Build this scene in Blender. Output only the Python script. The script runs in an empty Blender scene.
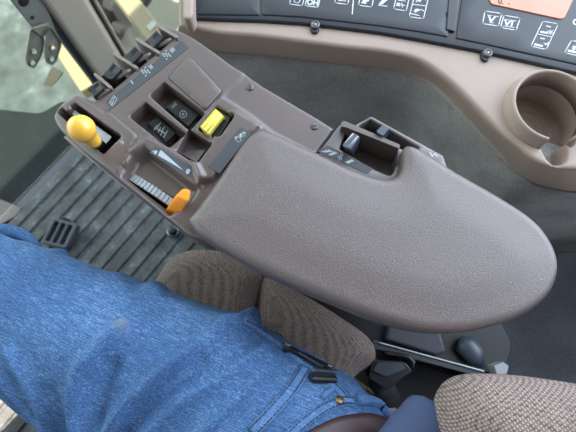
import bpy, bmesh, math, random
import numpy as np
from mathutils import Vector, Matrix, geometry
from mathutils.bvhtree import BVHTree

S = bpy.context.scene
C = S.collection
random.seed(4)
# ------------------------------------------------------------------ camera
F = 435.0                                   # focal length in pixels of the 576x432 frame
TILT = math.radians(16)
CAM = np.array([0, 0, 1.12])
R_ = np.array([.6, -.8, 0.]); U_ = np.array([.8, .6, 0.]); Z_ = np.array([0, 0, 1.])
D_ = -math.cos(TILT) * Z_ + math.sin(TILT) * U_
UP_ = math.cos(TILT) * U_ + math.sin(TILT) * Z_
cd = bpy.data.cameras.new('camera')
cd.sensor_width = 36; cd.lens = F * 36 / 576; cd.clip_start = .02
cam = bpy.data.objects.new('camera', cd); C.objects.link(cam)
cam.matrix_world = Matrix(((R_[0], UP_[0], -D_[0], CAM[0]), (R_[1], UP_[1], -D_[1], CAM[1]),
                           (R_[2], UP_[2], -D_[2], CAM[2]), (0, 0, 0, 1)))
S.camera = cam
cd.dof.use_dof = True; cd.dof.focus_distance = .42; cd.dof.aperture_fstop = 9.0
# ------------------------------------------------------------------ sky, sun, exposure
w = bpy.data.worlds.new('world'); S.world = w; w.use_nodes = True
bg = w.node_tree.nodes['Background']
bg.inputs[1].default_value = 1.0
def sky():
    "overcast blue sky, brighter towards the right rear and towards the front left"
    nt = w.node_tree; tc = nt.nodes.new('ShaderNodeTexCoord'); last = None
    for d, p, c in (((0, 0, 1), 0, (.30, .36, .45)), ((.85, -.35, .40), 3, (7.6, 8.8, 10.4)), ((-.25, .92, .30), 3, (6.6, 6.9, 7.2))):
        dt = nt.nodes.new('ShaderNodeVectorMath'); dt.operation = 'DOT_PRODUCT'; nt.links.new(tc.outputs['Generated'], dt.inputs[0])
        dt.inputs[1].default_value = Vector(d).normalized()
        mx = nt.nodes.new('ShaderNodeMath'); mx.operation = 'MAXIMUM'; nt.links.new(dt.outputs['Value'], mx.inputs[0]); mx.inputs[1].default_value = 0
        pw = nt.nodes.new('ShaderNodeMath'); pw.operation = 'POWER'; nt.links.new(mx.outputs[0], pw.inputs[0]); pw.inputs[1].default_value = p
        if p == 0: pw.operation = 'ADD'; pw.inputs[0].default_value = 1; nt.links.remove(pw.inputs[0].links[0]); pw.inputs[1].default_value = 0
        sc_ = nt.nodes.new('ShaderNodeVectorMath'); sc_.operation = 'SCALE'; sc_.inputs[0].default_value = c; nt.links.new(pw.outputs[0], sc_.inputs['Scale'])
        if last is not None:
            ad = nt.nodes.new('ShaderNodeVectorMath'); ad.operation = 'ADD'; nt.links.new(last, ad.inputs[0]); nt.links.new(sc_.outputs[0], ad.inputs[1]); last = ad.outputs[0]
        else: last = sc_.outputs[0]
    nt.links.new(last, bg.inputs[0])
sky()
sl = bpy.data.lights.new('sun', 'SUN'); sl.energy = 28.0; sl.angle = math.radians(.6); sl.color = (1, .91, .76)
so = bpy.data.objects.new('sun', sl); C.objects.link(so)
so.rotation_euler = Vector((-.25, -.05, .95)).to_track_quat('Z', 'Y').to_euler()
S.view_settings.view_transform = 'Standard'; S.view_settings.look = 'None'
S.view_settings.exposure = -.35; S.view_settings.gamma = 1; S.view_settings.use_curve_mapping = False

# ------------------------------------------------------------------ helpers
def P(x, y, z):
    "the point at height z that the photograph shows at pixel (x, y)"
    v = D_ * F + R_ * (x - 288) - UP_ * (y - 216)
    t = (z - CAM[2]) / v[2]
    return Vector(CAM + v * t)
def PP(pts, z): return [P(x, y, z) for x, y in pts]
def P2(pts, z): return [(p.x, p.y) for p in PP(pts, z)]

def thing(name, label, cat, loc=(0, 0, 0), group=None):
    o = bpy.data.objects.new(name, None); C.objects.link(o); o.location = loc
    o.empty_display_size = .05
    o['label'] = label; o['category'] = cat
    if group: o['group'] = group
    return o
def tag(o, label, cat, group=None):
    o['label'] = label; o['category'] = cat
    if group: o['group'] = group
    return o
def wloc(o):
    v = Vector((0, 0, 0))
    while o: v += o.location; o = o.parent
    return v
def link(name, me, mat, parent=None, smooth=True, bevel=0, label=None, seg=2):
    if mat: 
        for m in (mat if isinstance(mat, (list, tuple)) else [mat]): me.materials.append(m)
    n = len(me.vertices)
    co = np.empty(n * 3); me.vertices.foreach_get('co', co); co = co.reshape(-1, 3)
    c = Vector(((co[:, 0].min() + co[:, 0].max()) / 2, (co[:, 1].min() + co[:, 1].max()) / 2, co[:, 2].min()))
    me.transform(Matrix.Translation(-c))
    o = bpy.data.objects.new(name, me); C.objects.link(o)
    if parent: o.parent = parent; o.location = c - wloc(parent)
    else: o.location = c
    me.polygons.foreach_set('use_smooth', [smooth] * len(me.polygons))
    if bevel:
        b = o.modifiers.new('bevel', 'BEVEL'); b.width = bevel; b.segments = seg; b.limit_method = 'ANGLE'
        b.angle_limit = math.radians(35); b.harden_normals = False
    if bevel or not smooth: pass
    if label: o['label'] = label
    return o
def struct(o): o['kind'] = 'structure'; return o
def mesh(name, verts, faces):
    me = bpy.data.meshes.new(name); me.from_pydata([tuple(v) for v in verts], [], faces)
    bm = bmesh.new(); bm.from_mesh(me); bmesh.ops.recalc_face_normals(bm, faces=bm.faces); bm.to_mesh(me); bm.free()
    return me
def merge(parts):
    V, Fc = [], []
    for v, f in parts:
        n = len(V); V += list(v); Fc += [[i + n for i in q] for q in f]
    return V, Fc
def prism_vf(top, bot):
    n = len(top)
    f = [list(range(n)), list(range(2 * n - 1, n - 1, -1))]
    f += [[i, (i + 1) % n, n + (i + 1) % n, n + i] for i in range(n)]
    return list(top) + list(bot), f
def prism(name, mat, parent, px, zt, zb, bevel=.0015, zref=None, label=None, taper=1.0):
    "solid with the traced outline px, from zt down to zb"
    top = PP(px, zt if zref is None else zref)
    for p in top: p.z = zt
    c = sum(top, Vector()) / len(top)
    bot = [Vector((c.x + (p.x - c.x) * taper, c.y + (p.y - c.y) * taper, zb)) for p in top]
    return link(name, mesh(name, *prism_vf(top, bot)), mat, parent, smooth=False, bevel=bevel, label=label)
def box_vf(c, ax, ay, az):
    c = Vector(c); ax = Vector(ax); ay = Vector(ay); az = Vector(az)
    v = [c + sx * ax + sy * ay + sz * az for sz in (-1, 1) for sx, sy in ((-1, -1), (1, -1), (1, 1), (-1, 1))]
    return v, [[3, 2, 1, 0], [4, 5, 6, 7], [0, 1, 5, 4], [1, 2, 6, 5], [2, 3, 7, 6], [3, 0, 4, 7]]
def tube_vf(path, rad, n=12, flat=1.0, up=(0, 0, 1)):
    path = [Vector(p) for p in path]
    if not isinstance(rad, (list, tuple)): rad = [rad] * len(path)
    V, Fc = [], []
    for i, p in enumerate(path):
        t = (path[min(i + 1, len(path) - 1)] - path[max(i - 1, 0)]).normalized()
        a = t.cross(Vector(up))
        if a.length < 1e-4: a = t.cross(Vector((1, 0, 0)))
        a.normalize(); b = a.cross(t).normalized()
        V += [p + rad[i] * (math.cos(2 * math.pi * k / n) * a + flat * math.sin(2 * math.pi * k / n) * b) for k in range(n)]
    for i in range(len(path) - 1):
        for k in range(n):
            Fc.append([i * n + k, i * n + (k + 1) % n, (i + 1) * n + (k + 1) % n, (i + 1) * n + k])
    Fc += [list(range(n)), list(range(len(V) - n, len(V)))]
    return V, Fc
def lathe_vf(prof, c, axis=(0, 0, 1), n=24):
    "prof: (radius, height) list, closed by caps"
    axis = Vector(axis).normalized(); a = axis.orthogonal().normalized(); b = axis.cross(a); c = Vector(c)
    V, Fc = [], []
    for r, h in prof:
        V += [c + axis * h + r * (math.cos(2 * math.pi * k / n) * a + math.sin(2 * math.pi * k / n) * b) for k in range(n)]
    for i in range(len(prof) - 1):
        for k in range(n):
            Fc.append([i * n + k, i * n + (k + 1) % n, (i + 1) * n + (k + 1) % n, (i + 1) * n + k])
    Fc += [list(range(n)), list(range(len(V) - n, len(V)))]
    return V, Fc
def crom(pts, n=6, closed=True):
    pts = [np.array(p, float) for p in pts]; N = len(pts); out = []
    rng = range(N) if closed else range(N - 1)
    for i in rng:
        p1, p2 = pts[i], pts[(i + 1) % N]
        p0 = pts[i - 1] if (closed or i > 0) else 2 * p1 - p2
        p3 = pts[(i + 2) % N] if (closed or i + 2 < N) else 2 * p2 - p1
        for k in range(n):
            t = k / n
            out.append(tuple(.5 * (2 * p1 + (p2 - p0) * t + (2 * p0 - 5 * p1 + 4 * p2 - p3) * t * t + (3 * p1 - p0 - 3 * p2 + p3) * t ** 3)))
    if not closed: out.append(tuple(pts[-1]))
    return out
def rpoly(pts, r, n=5):
    "polygon with rounded corners (r may be one number or one per corner), in the units of pts"
    N = len(pts); out = []
    for i in range(N):
        a, p, b = (np.array(pts[i - 1], float), np.array(pts[i], float), np.array(pts[(i + 1) % N], float))
        rr = r[i] if isinstance(r, (list, tuple)) else r
        la, lb = np.linalg.norm(a - p), np.linalg.norm(b - p)
        q = min(rr, la * .45, lb * .45)
        if q < 1e-6: out.append(tuple(p)); continue
        s = p + (a - p) / la * q; e = p + (b - p) / lb * q
        for k in range(n + 1):
            t = k / n
            out.append(tuple((1 - t) ** 2 * s + 2 * t * (1 - t) * p + t * t * e))
    return out
def dens(poly, step):
    out = []
    for i in range(len(poly)):
        a, b = np.array(poly[i]), np.array(poly[(i + 1) % len(poly)])
        n = max(1, int(np.ceil(np.linalg.norm(b - a) / step)))
        out += [tuple(a + (b - a) * k / n) for k in range(n)]
    return out
def pdist(pts, poly, closed=True):
    pts = np.asarray(pts, float); q = np.asarray(poly, float)
    a = q if closed else q[:-1]; b = np.roll(q, -1, 0) if closed else q[1:]
    best = np.full(len(pts), 1e9)
    for i in range(len(a)):
        ab = b[i] - a[i]; L = ab @ ab
        if L < 1e-14: continue
        t = np.clip(((pts - a[i]) @ ab) / L, 0, 1)
        d = pts - (a[i] + t[:, None] * ab)
        best = np.minimum(best, (d * d).sum(1))
    return np.sqrt(best)
def inside(pts, poly):
    pts = np.asarray(pts, float); q = np.asarray(poly, float); r = np.zeros(len(pts), bool)
    j = len(q) - 1
    for i in range(len(q)):
        c = (q[i, 1] > pts[:, 1]) != (q[j, 1] > pts[:, 1])
        with np.errstate(divide='ignore', invalid='ignore'):
            x = (q[j, 0] - q[i, 0]) * (pts[:, 1] - q[i, 1]) / (q[j, 1] - q[i, 1]) + q[i, 0]
        r ^= c & (pts[:, 0] < x); j = i
    return r
def sdist(pts, poly):
    return np.where(inside(pts, poly), 1, -1) * pdist(pts, poly)
def sstep(x): x = np.clip(x, 0, 1); return x * x * (3 - 2 * x)
def slab_mesh(name, outline, z, zb, r=.004, holes=(), step=.004, bottom=True):
    """upholstered or moulded slab: outline (plan, metres), top height z (number or function of an Nx2 array),
    edges rounded with radius r, skirt down to zb; holes = (poly, edge radius, floor height or None)"""
    zf = z if callable(z) else (lambda p: np.full(len(p), float(z)))
    polys = [dens(outline, step)] + [dens(h[0], step) for h in holes]
    rad = [r] + [h[1] for h in holes]
    A = np.array([p for q in polys for p in q])
    cand = []
    for q, rr in zip(polys, rad):
        q = np.array(q); t = np.roll(q, -1, 0) - np.roll(q, 1, 0); t /= np.linalg.norm(t, axis=1)[:, None] + 1e-12
        nrm = np.stack([-t[:, 1], t[:, 0]], 1)
        for f in ((.06, .2, .42, .7, 1.0) if rr > .0025 else (.25, 1.0)):
            for sg in (1, -1):
                cand.append((q + nrm * sg * rr * f, rr * f))
    keep = []
    allr = list(zip(polys, rad))
    def dist(pts): return [pdist(pts, q) for q in polys]
    def valid(pts):
        m = inside(pts, polys[0])
        for q in polys[1:]: m &= ~inside(pts, q)
        return m
    for pts, dd in cand:
        m = valid(pts); ds = np.min(np.array(dist(pts)), 0)
        keep.append(pts[m & (ds > dd * .97)])
    lo, hi = A.min(0), A.max(0)
    gx, gy = np.meshgrid(np.arange(lo[0], hi[0], step), np.arange(lo[1], hi[1], step))
    gx = gx + (np.arange(gx.shape[0]) % 2)[:, None] * step * .5
    g = np.stack([gx.ravel(), gy.ravel()], 1); g = g[valid(g)]
    dd = dist(g); m = np.ones(len(g), bool)
    for k in range(len(polys)): m &= dd[k] > rad[k] * 1.0 + step * .35
    keep.append(g[m])
    pts = np.concatenate([A] + keep)
    edges = []; n0 = 0
    for q in polys:
        n = len(q); edges += [(n0 + i, n0 + (i + 1) % n) for i in range(n)]; n0 += n
    vo, eo, fo, ov, oe, of = geometry.delaunay_2d_cdt([Vector(p) for p in pts.tolist()], edges, [], 0, 1e-7)
    V2 = np.array([tuple(v) for v in vo])
    tri = np.array([f for f in fo]); cen = V2[tri].mean(1)
    tri = tri[valid(cen)]
    h = zf(V2); ds = [pdist(V2, q) for q in polys]
    for k, (q, rr) in enumerate(allr):
        e = np.clip(rr - ds[k], 0, rr); h = h - (rr - np.sqrt(np.maximum(rr * rr - e * e, 0)))
    V = [(V2[i, 0], V2[i, 1], h[i]) for i in range(len(V2))]
    Fc = tri.tolist()
    remap = {}
    for i, src in enumerate(ov):
        for s_ in src: remap[s_] = i
    n0 = 0
    for k, q in enumerate(polys):
        n = len(q); idx = [remap[n0 + i] for i in range(n)]; n0 += n
        if k == 0:
            zz = [zb(p) if callable(zb) else zb for p in q]
        else:
            if holes[k - 1][2] is None: continue
            zz = [holes[k - 1][2]] * n
        b0 = len(V); V += [(V[idx[i]][0], V[idx[i]][1], zz[i]) for i in range(n)]
        Fc += [[idx[i], idx[(i + 1) % n], b0 + (i + 1) % n, b0 + i] for i in range(n)]
        if k > 0 or bottom:
            c0 = len(V); V += [V[b0 + i] for i in range(n)]
            Fc.append([c0 + i for i in range(n)])
    return mesh(name, V, Fc)
def slab(name, mat, parent, outline, z, zb, r=.004, holes=(), step=.004, label=None, bottom=True):
    return link(name, slab_mesh(name, outline, z, zb, r, holes, step, bottom), mat, parent, label=label)
def strokes_vf(lines, wd, z, px=True):
    "flat printed lines: pixel polylines on the plane (or height function) z"
    parts = []
    for ln in lines:
        ps = [P(x, y, z) for x, y in ln]
        for a, b in zip(ps[:-1], ps[1:]):
            t = (b - a); L = t.length
            if L < 1e-7: continue
            t /= L; n = Vector((-t.y, t.x, 0)) * wd / 2; a2 = a - t * wd * .3; b2 = b + t * wd * .3
            parts.append(([a2 - n, b2 - n, b2 + n, a2 + n], [[0, 1, 2, 3]]))
    return merge(parts)
def fills_vf(polys, z):
    return merge([(PP(p, z), [list(range(len(p)))]) for p in polys])
def text_vf(txt, o, ex, ey, z, bold=False):
    "lettering on plane z: o = pixel of the baseline start, ex / ey = pixel vectors of one em across and up"
    cu = bpy.data.curves.new('t', 'FONT'); cu.body = txt; cu.size = 1.0
    if bold: cu.offset = .03
    ob = bpy.data.objects.new('t', cu); C.objects.link(ob)
    dg = bpy.context.evaluated_depsgraph_get(); me = bpy.data.meshes.new_from_object(ob.evaluated_get(dg))
    V = [P(o[0] + v.co.x * ex[0] + v.co.y * ey[0], o[1] + v.co.x * ex[1] + v.co.y * ey[1], z) for v in me.vertices]
    Fc = [list(p.vertices) for p in me.polygons]
    bpy.data.objects.remove(ob); bpy.data.curves.remove(cu); bpy.data.meshes.remove(me)
    return V, Fc

# ------------------------------------------------------------------ materials
def srgb(r, g, b): return tuple(((c / 255) / 12.92 if c <= 10 else ((c / 255 + .055) / 1.055) ** 2.4) for c in (r, g, b)) + (1,)
class MT:
    def __init__(s, name, col, rough=.5, metal=0, spec=.5):
        m = s.m = bpy.data.materials.new(name); m.use_nodes = True; s.nt = m.node_tree
        s.b = s.nt.nodes['Principled BSDF']
        s.b.inputs['Base Color'].default_value = col; s.b.inputs['Roughness'].default_value = rough
        s.b.inputs['Metallic'].default_value = metal; s.b.inputs['Specular IOR Level'].default_value = spec
        s.tc = s.n('ShaderNodeTexCoord').outputs['Object']
    def n(s, t, **kw):
        n = s.nt.nodes.new(t)
        for k, v in kw.items(): setattr(n, k, v)
        return n
    def l(s, a, b): s.nt.links.new(a, b)
    def mapped(s, scale, rot=(0, 0, 0)):
        mp = s.n('ShaderNodeMapping'); mp.inputs['Scale'].default_value = scale; mp.inputs['Rotation'].default_value = rot
        s.l(s.tc, mp.inputs[0]); return mp.outputs[0]
    def noise(s, scale, detail=3, vec=None, rough=.5):
        n = s.n('ShaderNodeTexNoise'); n.inputs['Scale'].default_value = scale; n.inputs['Detail'].default_value = detail
        n.inputs['Roughness'].default_value = rough
        s.l(vec or s.tc, n.inputs['Vector']); return n.outputs['Fac']
    def voro(s, scale, feature='F1', vec=None):
        n = s.n('ShaderNodeTexVoronoi', feature=feature); n.inputs['Scale'].default_value = scale
        s.l(vec or s.tc, n.inputs['Vector']); return n.outputs['Distance']
    def ramp(s, fac, stops):
        r = s.n('ShaderNodeValToRGB'); e = r.color_ramp.elements
        while len(e) < len(stops): e.new(.5)
        for i, (p, c) in enumerate(stops): e[i].position = p; e[i].color = c
        s.l(fac, r.inputs[0]); return r.outputs[0]
    def mix(s, fac, a, b, blend='MIX'):
        m = s.n('ShaderNodeMix', data_type='RGBA', blend_type=blend)
        for v, i in ((fac, 0), (a, 6), (b, 7)):
            if hasattr(v, 'links'): s.l(v, m.inputs[i])
            else: m.inputs[i].default_value = v
        return m.outputs[2]
    def math(s, op, a, b=0):
        m = s.n('ShaderNodeMath', operation=op)
        for v, i in ((a, 0), (b, 1)):
            if hasattr(v, 'links'): s.l(v, m.inputs[i])
            else: m.inputs[i].default_value = v
        return m.outputs[0]
    def col(s, c): s.l(c, s.b.inputs['Base Color'])
    def bump(s, h, strength=.3, dist=.001):
        b = s.n('ShaderNodeBump'); b.inputs['Strength'].default_value = strength; b.inputs['Distance'].default_value = dist
        s.l(h, b.inputs['Height']); s.l(b.outputs[0], s.b.inputs['Normal'])
def plastic(name, c1, c2, rough, grain=900, st=.12, spec=.5):
    m = MT(name, c1, rough, spec=spec); m.col(m.mix(m.noise(18, 4), c1, c2))
    m.bump(m.noise(grain, 2), st, .0004); return m.m
M = {}
M['housing'] = plastic('brown_grey_plastic', srgb(84, 71, 68), srgb(95, 82, 78), .33, spec=.75)
M['deck'] = plastic('deck_plastic', srgb(94, 86, 87), srgb(104, 96, 96), .33, spec=.75)
M['black'] = plastic('black_plastic', srgb(22, 23, 26), srgb(30, 31, 34), .38)
M['pit'] = MT('dark_slot', srgb(14, 13, 13), .7).m
M['beige'] = plastic('beige_plastic', srgb(150, 133, 120), srgb(160, 143, 131), .5)
M['pillar'] = plastic('pillar_plastic', srgb(156, 142, 130), srgb(164, 150, 138), .5)
M['panel'] = plastic('panel_plastic', srgb(32, 37, 43), srgb(38, 43, 49), .42)
M['paneledge'] = plastic('panel_edge', srgb(24, 28, 36), srgb(30, 34, 42), .4)
M['sticker'] = plastic('decal_film', srgb(62, 65, 69), srgb(68, 71, 75), .45, st=.03)
M['print'] = MT('white_print', srgb(205, 210, 214), .6).m
M['symbol'] = MT('pale_print', srgb(160, 168, 174), .6).m
M['fin'] = plastic('bulkhead_plastic', srgb(122, 111, 106), srgb(130, 119, 113), .36)
M['ink'] = MT('dark_print', srgb(70, 40, 36), .6).m
M['lever'] = plastic('blue_grey_plastic', srgb(62, 70, 82), srgb(72, 80, 92), .3)
M['dial'] = plastic('dial_plastic', srgb(150, 154, 158), srgb(162, 165, 168), .4)
M['rubber'] = plastic('black_rubber', srgb(20, 21, 23), srgb(30, 30, 32), .7, 300, .3)
M['darkgrey'] = plastic('dark_grey_plastic', srgb(50, 54, 62), srgb(60, 64, 72), .45)
M['steel'] = MT('steel', srgb(150, 150, 150), .35, 1).m
M['screwsteel'] = MT('screw_steel', srgb(98, 96, 96), .4, .8).m
M['yellowswitch'] = plastic('yellow_plastic', srgb(226, 210, 84), srgb(232, 218, 98), .4)
M['orange'] = plastic('orange_plastic', srgb(240, 140, 24), srgb(244, 150, 34), .35)
def knobm():
    m = MT('amber_knob', srgb(240, 175, 40), .25)
    m.col(m.mix(m.noise(40, 3), srgb(232, 168, 48), srgb(242, 196, 86)))
    m.b.inputs['Subsurface Weight'].default_value = .15; m.b.inputs['Subsurface Radius'].default_value = (.01, .006, .002)
    m.b.inputs['Coat Weight'].default_value = .4; return m.m
M['knob'] = knobm()
def leather():
    m = MT('grained_vinyl', srgb(92, 81, 80), .36, spec=.8)
    v = m.voro(420, 'DISTANCE_TO_EDGE', m.mapped((1, 1, 1)))
    v2 = m.voro(640)
    e = m.math('MINIMUM', m.math('MULTIPLY', v, 6), .6)
    h = m.math('ADD', e, m.math('MULTIPLY', m.noise(700, 3), .5))
    m.col(m.mix(m.math('MULTIPLY', e, 1.4), srgb(100, 89, 87), m.mix(m.noise(9, 3), srgb(88, 76, 73), srgb(95, 83, 81))))
    m.bump(h, .42, .0007); return m.m
M['vinyl'] = leather()
def carpetm(name, a, b):
    m = MT(name, a, .95, spec=.15)
    n = m.math('MULTIPLY', m.math('ADD', m.noise(260, 4, rough=.7), m.noise(14, 3)), .5)
    m.col(m.ramp(n, [(.32, a), (.68, b)])); m.bump(m.noise(420, 3), .8, .003); return m.m
M['carpet'] = carpetm('grey_carpet', srgb(134, 132, 131), srgb(188, 186, 185))
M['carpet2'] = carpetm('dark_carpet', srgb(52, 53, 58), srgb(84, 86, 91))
def weave(name, a, b, sc):
    m = MT(name, a, .95, spec=.1)
    def wv(d):
        n = m.n('ShaderNodeTexWave', bands_direction=d); n.inputs['Scale'].default_value = sc
        n.inputs['Distortion'].default_value = 1.2; n.inputs['Detail'].default_value = 1; n.inputs['Detail Scale'].default_value = .6
        m.l(m.mapped((1, 1, 1), (.15, .1, math.radians(25))), n.inputs[0]); return n.outputs['Fac']
    h = m.math('ADD', m.math('MULTIPLY', wv('X'), wv('Y')), m.math('MULTIPLY', wv('Z'), .25))
    k = m.math('ADD', m.math('MULTIPLY', h, .6), m.math('MULTIPLY', m.noise(300, 3), .5))
    m.col(m.ramp(k, [(.2, a), (.75, b)])); m.bump(h, .8, .0016); return m.m
M['fabric'] = weave('woven_seat_fabric', srgb(84, 71, 66), srgb(172, 155, 148), 124)
def denim(name, a, b, c):
    m = MT(name, a, .85, spec=.2)
    m2 = m.n('ShaderNodeMapping'); m2.inputs['Scale'].default_value = (10, .8, 3); m.l(m.mapped((1, 1, 1), (0, 0, math.radians(-14))), m2.inputs[0])
    thr = m.noise(105, 3, m2.outputs[0], .6)
    fine = m.noise(700, 2); big = m.noise(9, 3)
    k = m.math('ADD', m.math('MULTIPLY', thr, .40), m.math('MULTIPLY', fine, .34))
    k = m.math('ADD', k, m.math('MULTIPLY', big, .26))
    cc = m.ramp(k, [(.36, a), (.53, b), (.72, c)])
    m.base = cc; m.bump(thr, .15, .0005); return m
dm = denim('denim', srgb(36, 55, 84), srgb(69, 102, 145), srgb(138, 165, 194))
def stain():
    p = P(97, 296, .69); q = P(110, 306, .69); q2 = P(123, 319, .69)
    fac = None
    for pt, rad in ((p, .020), (q, .019), (q2, .016)):
        g = dm.n('ShaderNodeNewGeometry')
        d = dm.n('ShaderNodeVectorMath', operation='DISTANCE'); dm.l(g.outputs['Position'], d.inputs[0]); d.inputs[1].default_value = pt
        f = dm.math('SUBTRACT', 1, dm.math('DIVIDE', d.outputs['Value'], rad))
        f = dm.math('MAXIMUM', f, 0)
        fac = f if fac is None else dm.math('MAXIMUM', fac, f)
    fac = dm.math('MULTIPLY', fac, dm.math('MULTIPLY', dm.noise(120, 3), .95))
    dm.col(dm.mix(fac, dm.base, srgb(128, 130, 122)))
stain(); M['denim'] = dm.m
d2 = denim('denim_seam', srgb(50, 74, 112), srgb(84, 116, 160), srgb(150, 174, 204)); d2.col(d2.base); M['seam'] = d2.m
M['thread'] = MT('dark_thread', srgb(38, 44, 62), .9).m
M['shirt'] = plastic('shirt_cloth', srgb(54, 66, 96), srgb(62, 74, 104), .95, 600, .3)
M['belt'] = plastic('belt_leather', srgb(48, 26, 28), srgb(58, 33, 34), .5, 500, .3)
M['brass'] = MT('old_brass', srgb(120, 100, 78), .4, .9).m
def matm():
    m = MT('ribbed_rubber', srgb(70, 72, 74), .6)
    k = m.math('ADD', m.math('MULTIPLY', m.noise(22, 4), .6), m.math('MULTIPLY', m.noise(120, 3), .4))
    m.col(m.ramp(k, [(.4, srgb(56, 56, 57)), (.58, srgb(84, 86, 88)), (.74, srgb(132, 138, 142))])); m.bump(m.noise(200, 3), .2, .001); return m.m
M['mat'] = matm()
def glassm(name, dust, lo, hi):
    m = MT(name, srgb(220, 230, 230), .02)
    tr = m.n('ShaderNodeBsdfTransparent'); tr.inputs[0].default_value = (.86, .92, .9, 1)
    gl = m.n('ShaderNodeBsdfGlossy'); gl.inputs['Roughness'].default_value = .02
    df = m.n('ShaderNodeBsdfDiffuse'); df.inputs[0].default_value = dust
    tl = m.n('ShaderNodeBsdfTranslucent'); tl.inputs[0].default_value = dust
    ad = m.n('ShaderNodeMixShader'); m.l(df.outputs[0], ad.inputs[1]); m.l(tl.outputs[0], ad.inputs[2])
    mx = m.n('ShaderNodeMixShader'); mx.inputs[0].default_value = .06
    m.l(tr.outputs[0], mx.inputs[1]); m.l(gl.outputs[0], mx.inputs[2])
    n = m.math('ADD', m.math('MULTIPLY', m.noise(7, 4), .6), m.math('MULTIPLY', m.noise(50, 4), .4))
    r = m.ramp(n, [(.3, (lo,) * 3 + (1,)), (.75, (hi,) * 3 + (1,))])
    m2 = m.n('ShaderNodeMixShader'); m.l(r, m2.inputs[0]); m.l(mx.outputs[0], m2.inputs[1]); m.l(ad.outputs[0], m2.inputs[2])
    m.l(m2.outputs[0], m.nt.nodes['Material Output'].inputs[0]); return m.m
M['glass'] = glassm('dusty_glass', srgb(170, 184, 186), .0, .012)
M['glass2'] = glassm('clear_glass', srgb(200, 205, 205), .0, .03)
def groundm():
    m = MT('dry_ground', srgb(190, 180, 150), .95)
    k = m.math('ADD', m.math('MULTIPLY', m.noise(1.3, 5), .6), m.math('MULTIPLY', m.noise(14, 4), .4))
    m.col(m.ramp(k, [(.3, srgb(38, 44, 43)), (.5, srgb(66, 73, 73)), (.7, srgb(116, 124, 128))]))
    sx = m.n('ShaderNodeSeparateXYZ'); g = m.n('ShaderNodeNewGeometry'); m.l(g.outputs['Position'], sx.inputs[0])
    f = m.math('MULTIPLY', m.math('GREATER_THAN', m.math('ADD', sx.outputs[0], m.math('MULTIPLY', m.noise(3, 4), .5)), .98), 1)  # mask: sunlit ground at the right, painted in as cream
    m.col(m.mix(f, m.ramp(k, [(.3, srgb(38, 44, 43)), (.5, srgb(66, 73, 73)), (.7, srgb(116, 124, 128))]), srgb(134, 126, 106))); return m.m
M['ground'] = groundm()
M['hood'] = plastic('dark_green_paint', srgb(10, 16, 15), srgb(15, 22, 21), .7, 30, .05, .15)
M['cream'] = plastic('cream_paint', srgb(120, 103, 75), srgb(130, 113, 84), .6)
M['roofin'] = plastic('headliner', srgb(150, 145, 138), srgb(158, 152, 145), .9)
M['tyre'] = plastic('tyre_rubber', srgb(20, 21, 24), srgb(28, 29, 32), .8, 200, .3)
def galvm():
    m = MT('galvanised_steel', srgb(190, 188, 178), .4, .45)
    m.col(m.mix(m.noise(60, 4), srgb(104, 101, 94), srgb(168, 163, 150))); return m.m
M['galv'] = galvm()
M['barsteel'] = plastic('dark_bar_metal', srgb(96, 94, 92), srgb(128, 126, 122), .4, 200, .2)
M['display'] = MT('amber_display', srgb(214, 150, 126), .3).m
def dispm():
    m = MT('amber_display', srgb(214, 150, 126), .3)
    m.col(m.mix(m.noise(20, 3), srgb(186, 118, 94), srgb(204, 142, 118)))
    m.b.inputs['Emission Color'].default_value = srgb(230, 150, 120); m.b.inputs['Emission Strength'].default_value = .12; return m.m
M['display'] = dispm()
M['paper'] = plastic('paper_label', srgb(150, 147, 138), srgb(158, 155, 146), .8)
M['wirepaint'] = MT('tag_red', srgb(170, 60, 40), .6).m

# ------------------------------------------------------------------ setting
def boxm(name, mat, x0, x1, y0, y1, z0, z1, parent=None, bevel=0, label=None):
    c = ((x0 + x1) / 2, (y0 + y1) / 2, (z0 + z1) / 2)
    v, f = box_vf(c, ((x1 - x0) / 2, 0, 0), (0, (y1 - y0) / 2, 0), (0, 0, (z1 - z0) / 2))
    return link(name, mesh(name, v, f), mat, parent, smooth=False, bevel=bevel, label=label)
WX = .312                                                # inner face of the carpeted right side
struct(boxm('floor', M['darkgrey'], -.95, .60, -1.1, .80, -.06, 0))
struct(boxm('ceiling', M['roofin'], -.95, .46, -1.15, .84, 1.75, 1.85))
struct(boxm('ground', M['ground'], -6, 7, -4, 11, -1.3, -1.2))
# right side under the console: carpeted wall, running back behind the seat
struct(prism('trim_1', M['carpet2'], None, [(548, 253), (600, 249), (700, 249), (720, 470), (487, 470), (487, 300)], .45, 0, .004))
struct(boxm('wall_rear', M['carpet2'], -.95, .7, -.80, -.76, 0, .95))
# panes
struct(boxm('window_1', M['glass'], -.95, .215, .788, .794, .02, 1.95))
struct(boxm('window_2', M['glass2'], .345, .351, .36, .77, .05, 1.95))
# corner pillar
pil = [(.222, .765), (.300, .765), (.318, .785), (.318, .835), (.222, .835)]
pv = prism_vf([Vector((x, y, 1.95)) for x, y in pil], [Vector((x, y, .02)) for x, y in pil])
struct(link('trim_2', mesh('trim_2', *pv), M['pillar'], smooth=False, bevel=.012, seg=3))
struct(boxm('trim_3', M['paneledge'], .210, .222, .775, .80, .02, 1.95, bevel=.002))
struct(prism('trim_5', M['housing'], None, [(-60, 175), (22, 208), (16, 216), (-60, 260)], .012, .0, .002))
struct(boxm('trim_4', M['pillar'], .318, .326, .77, .80, .02, 1.95, bevel=.003))

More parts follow.
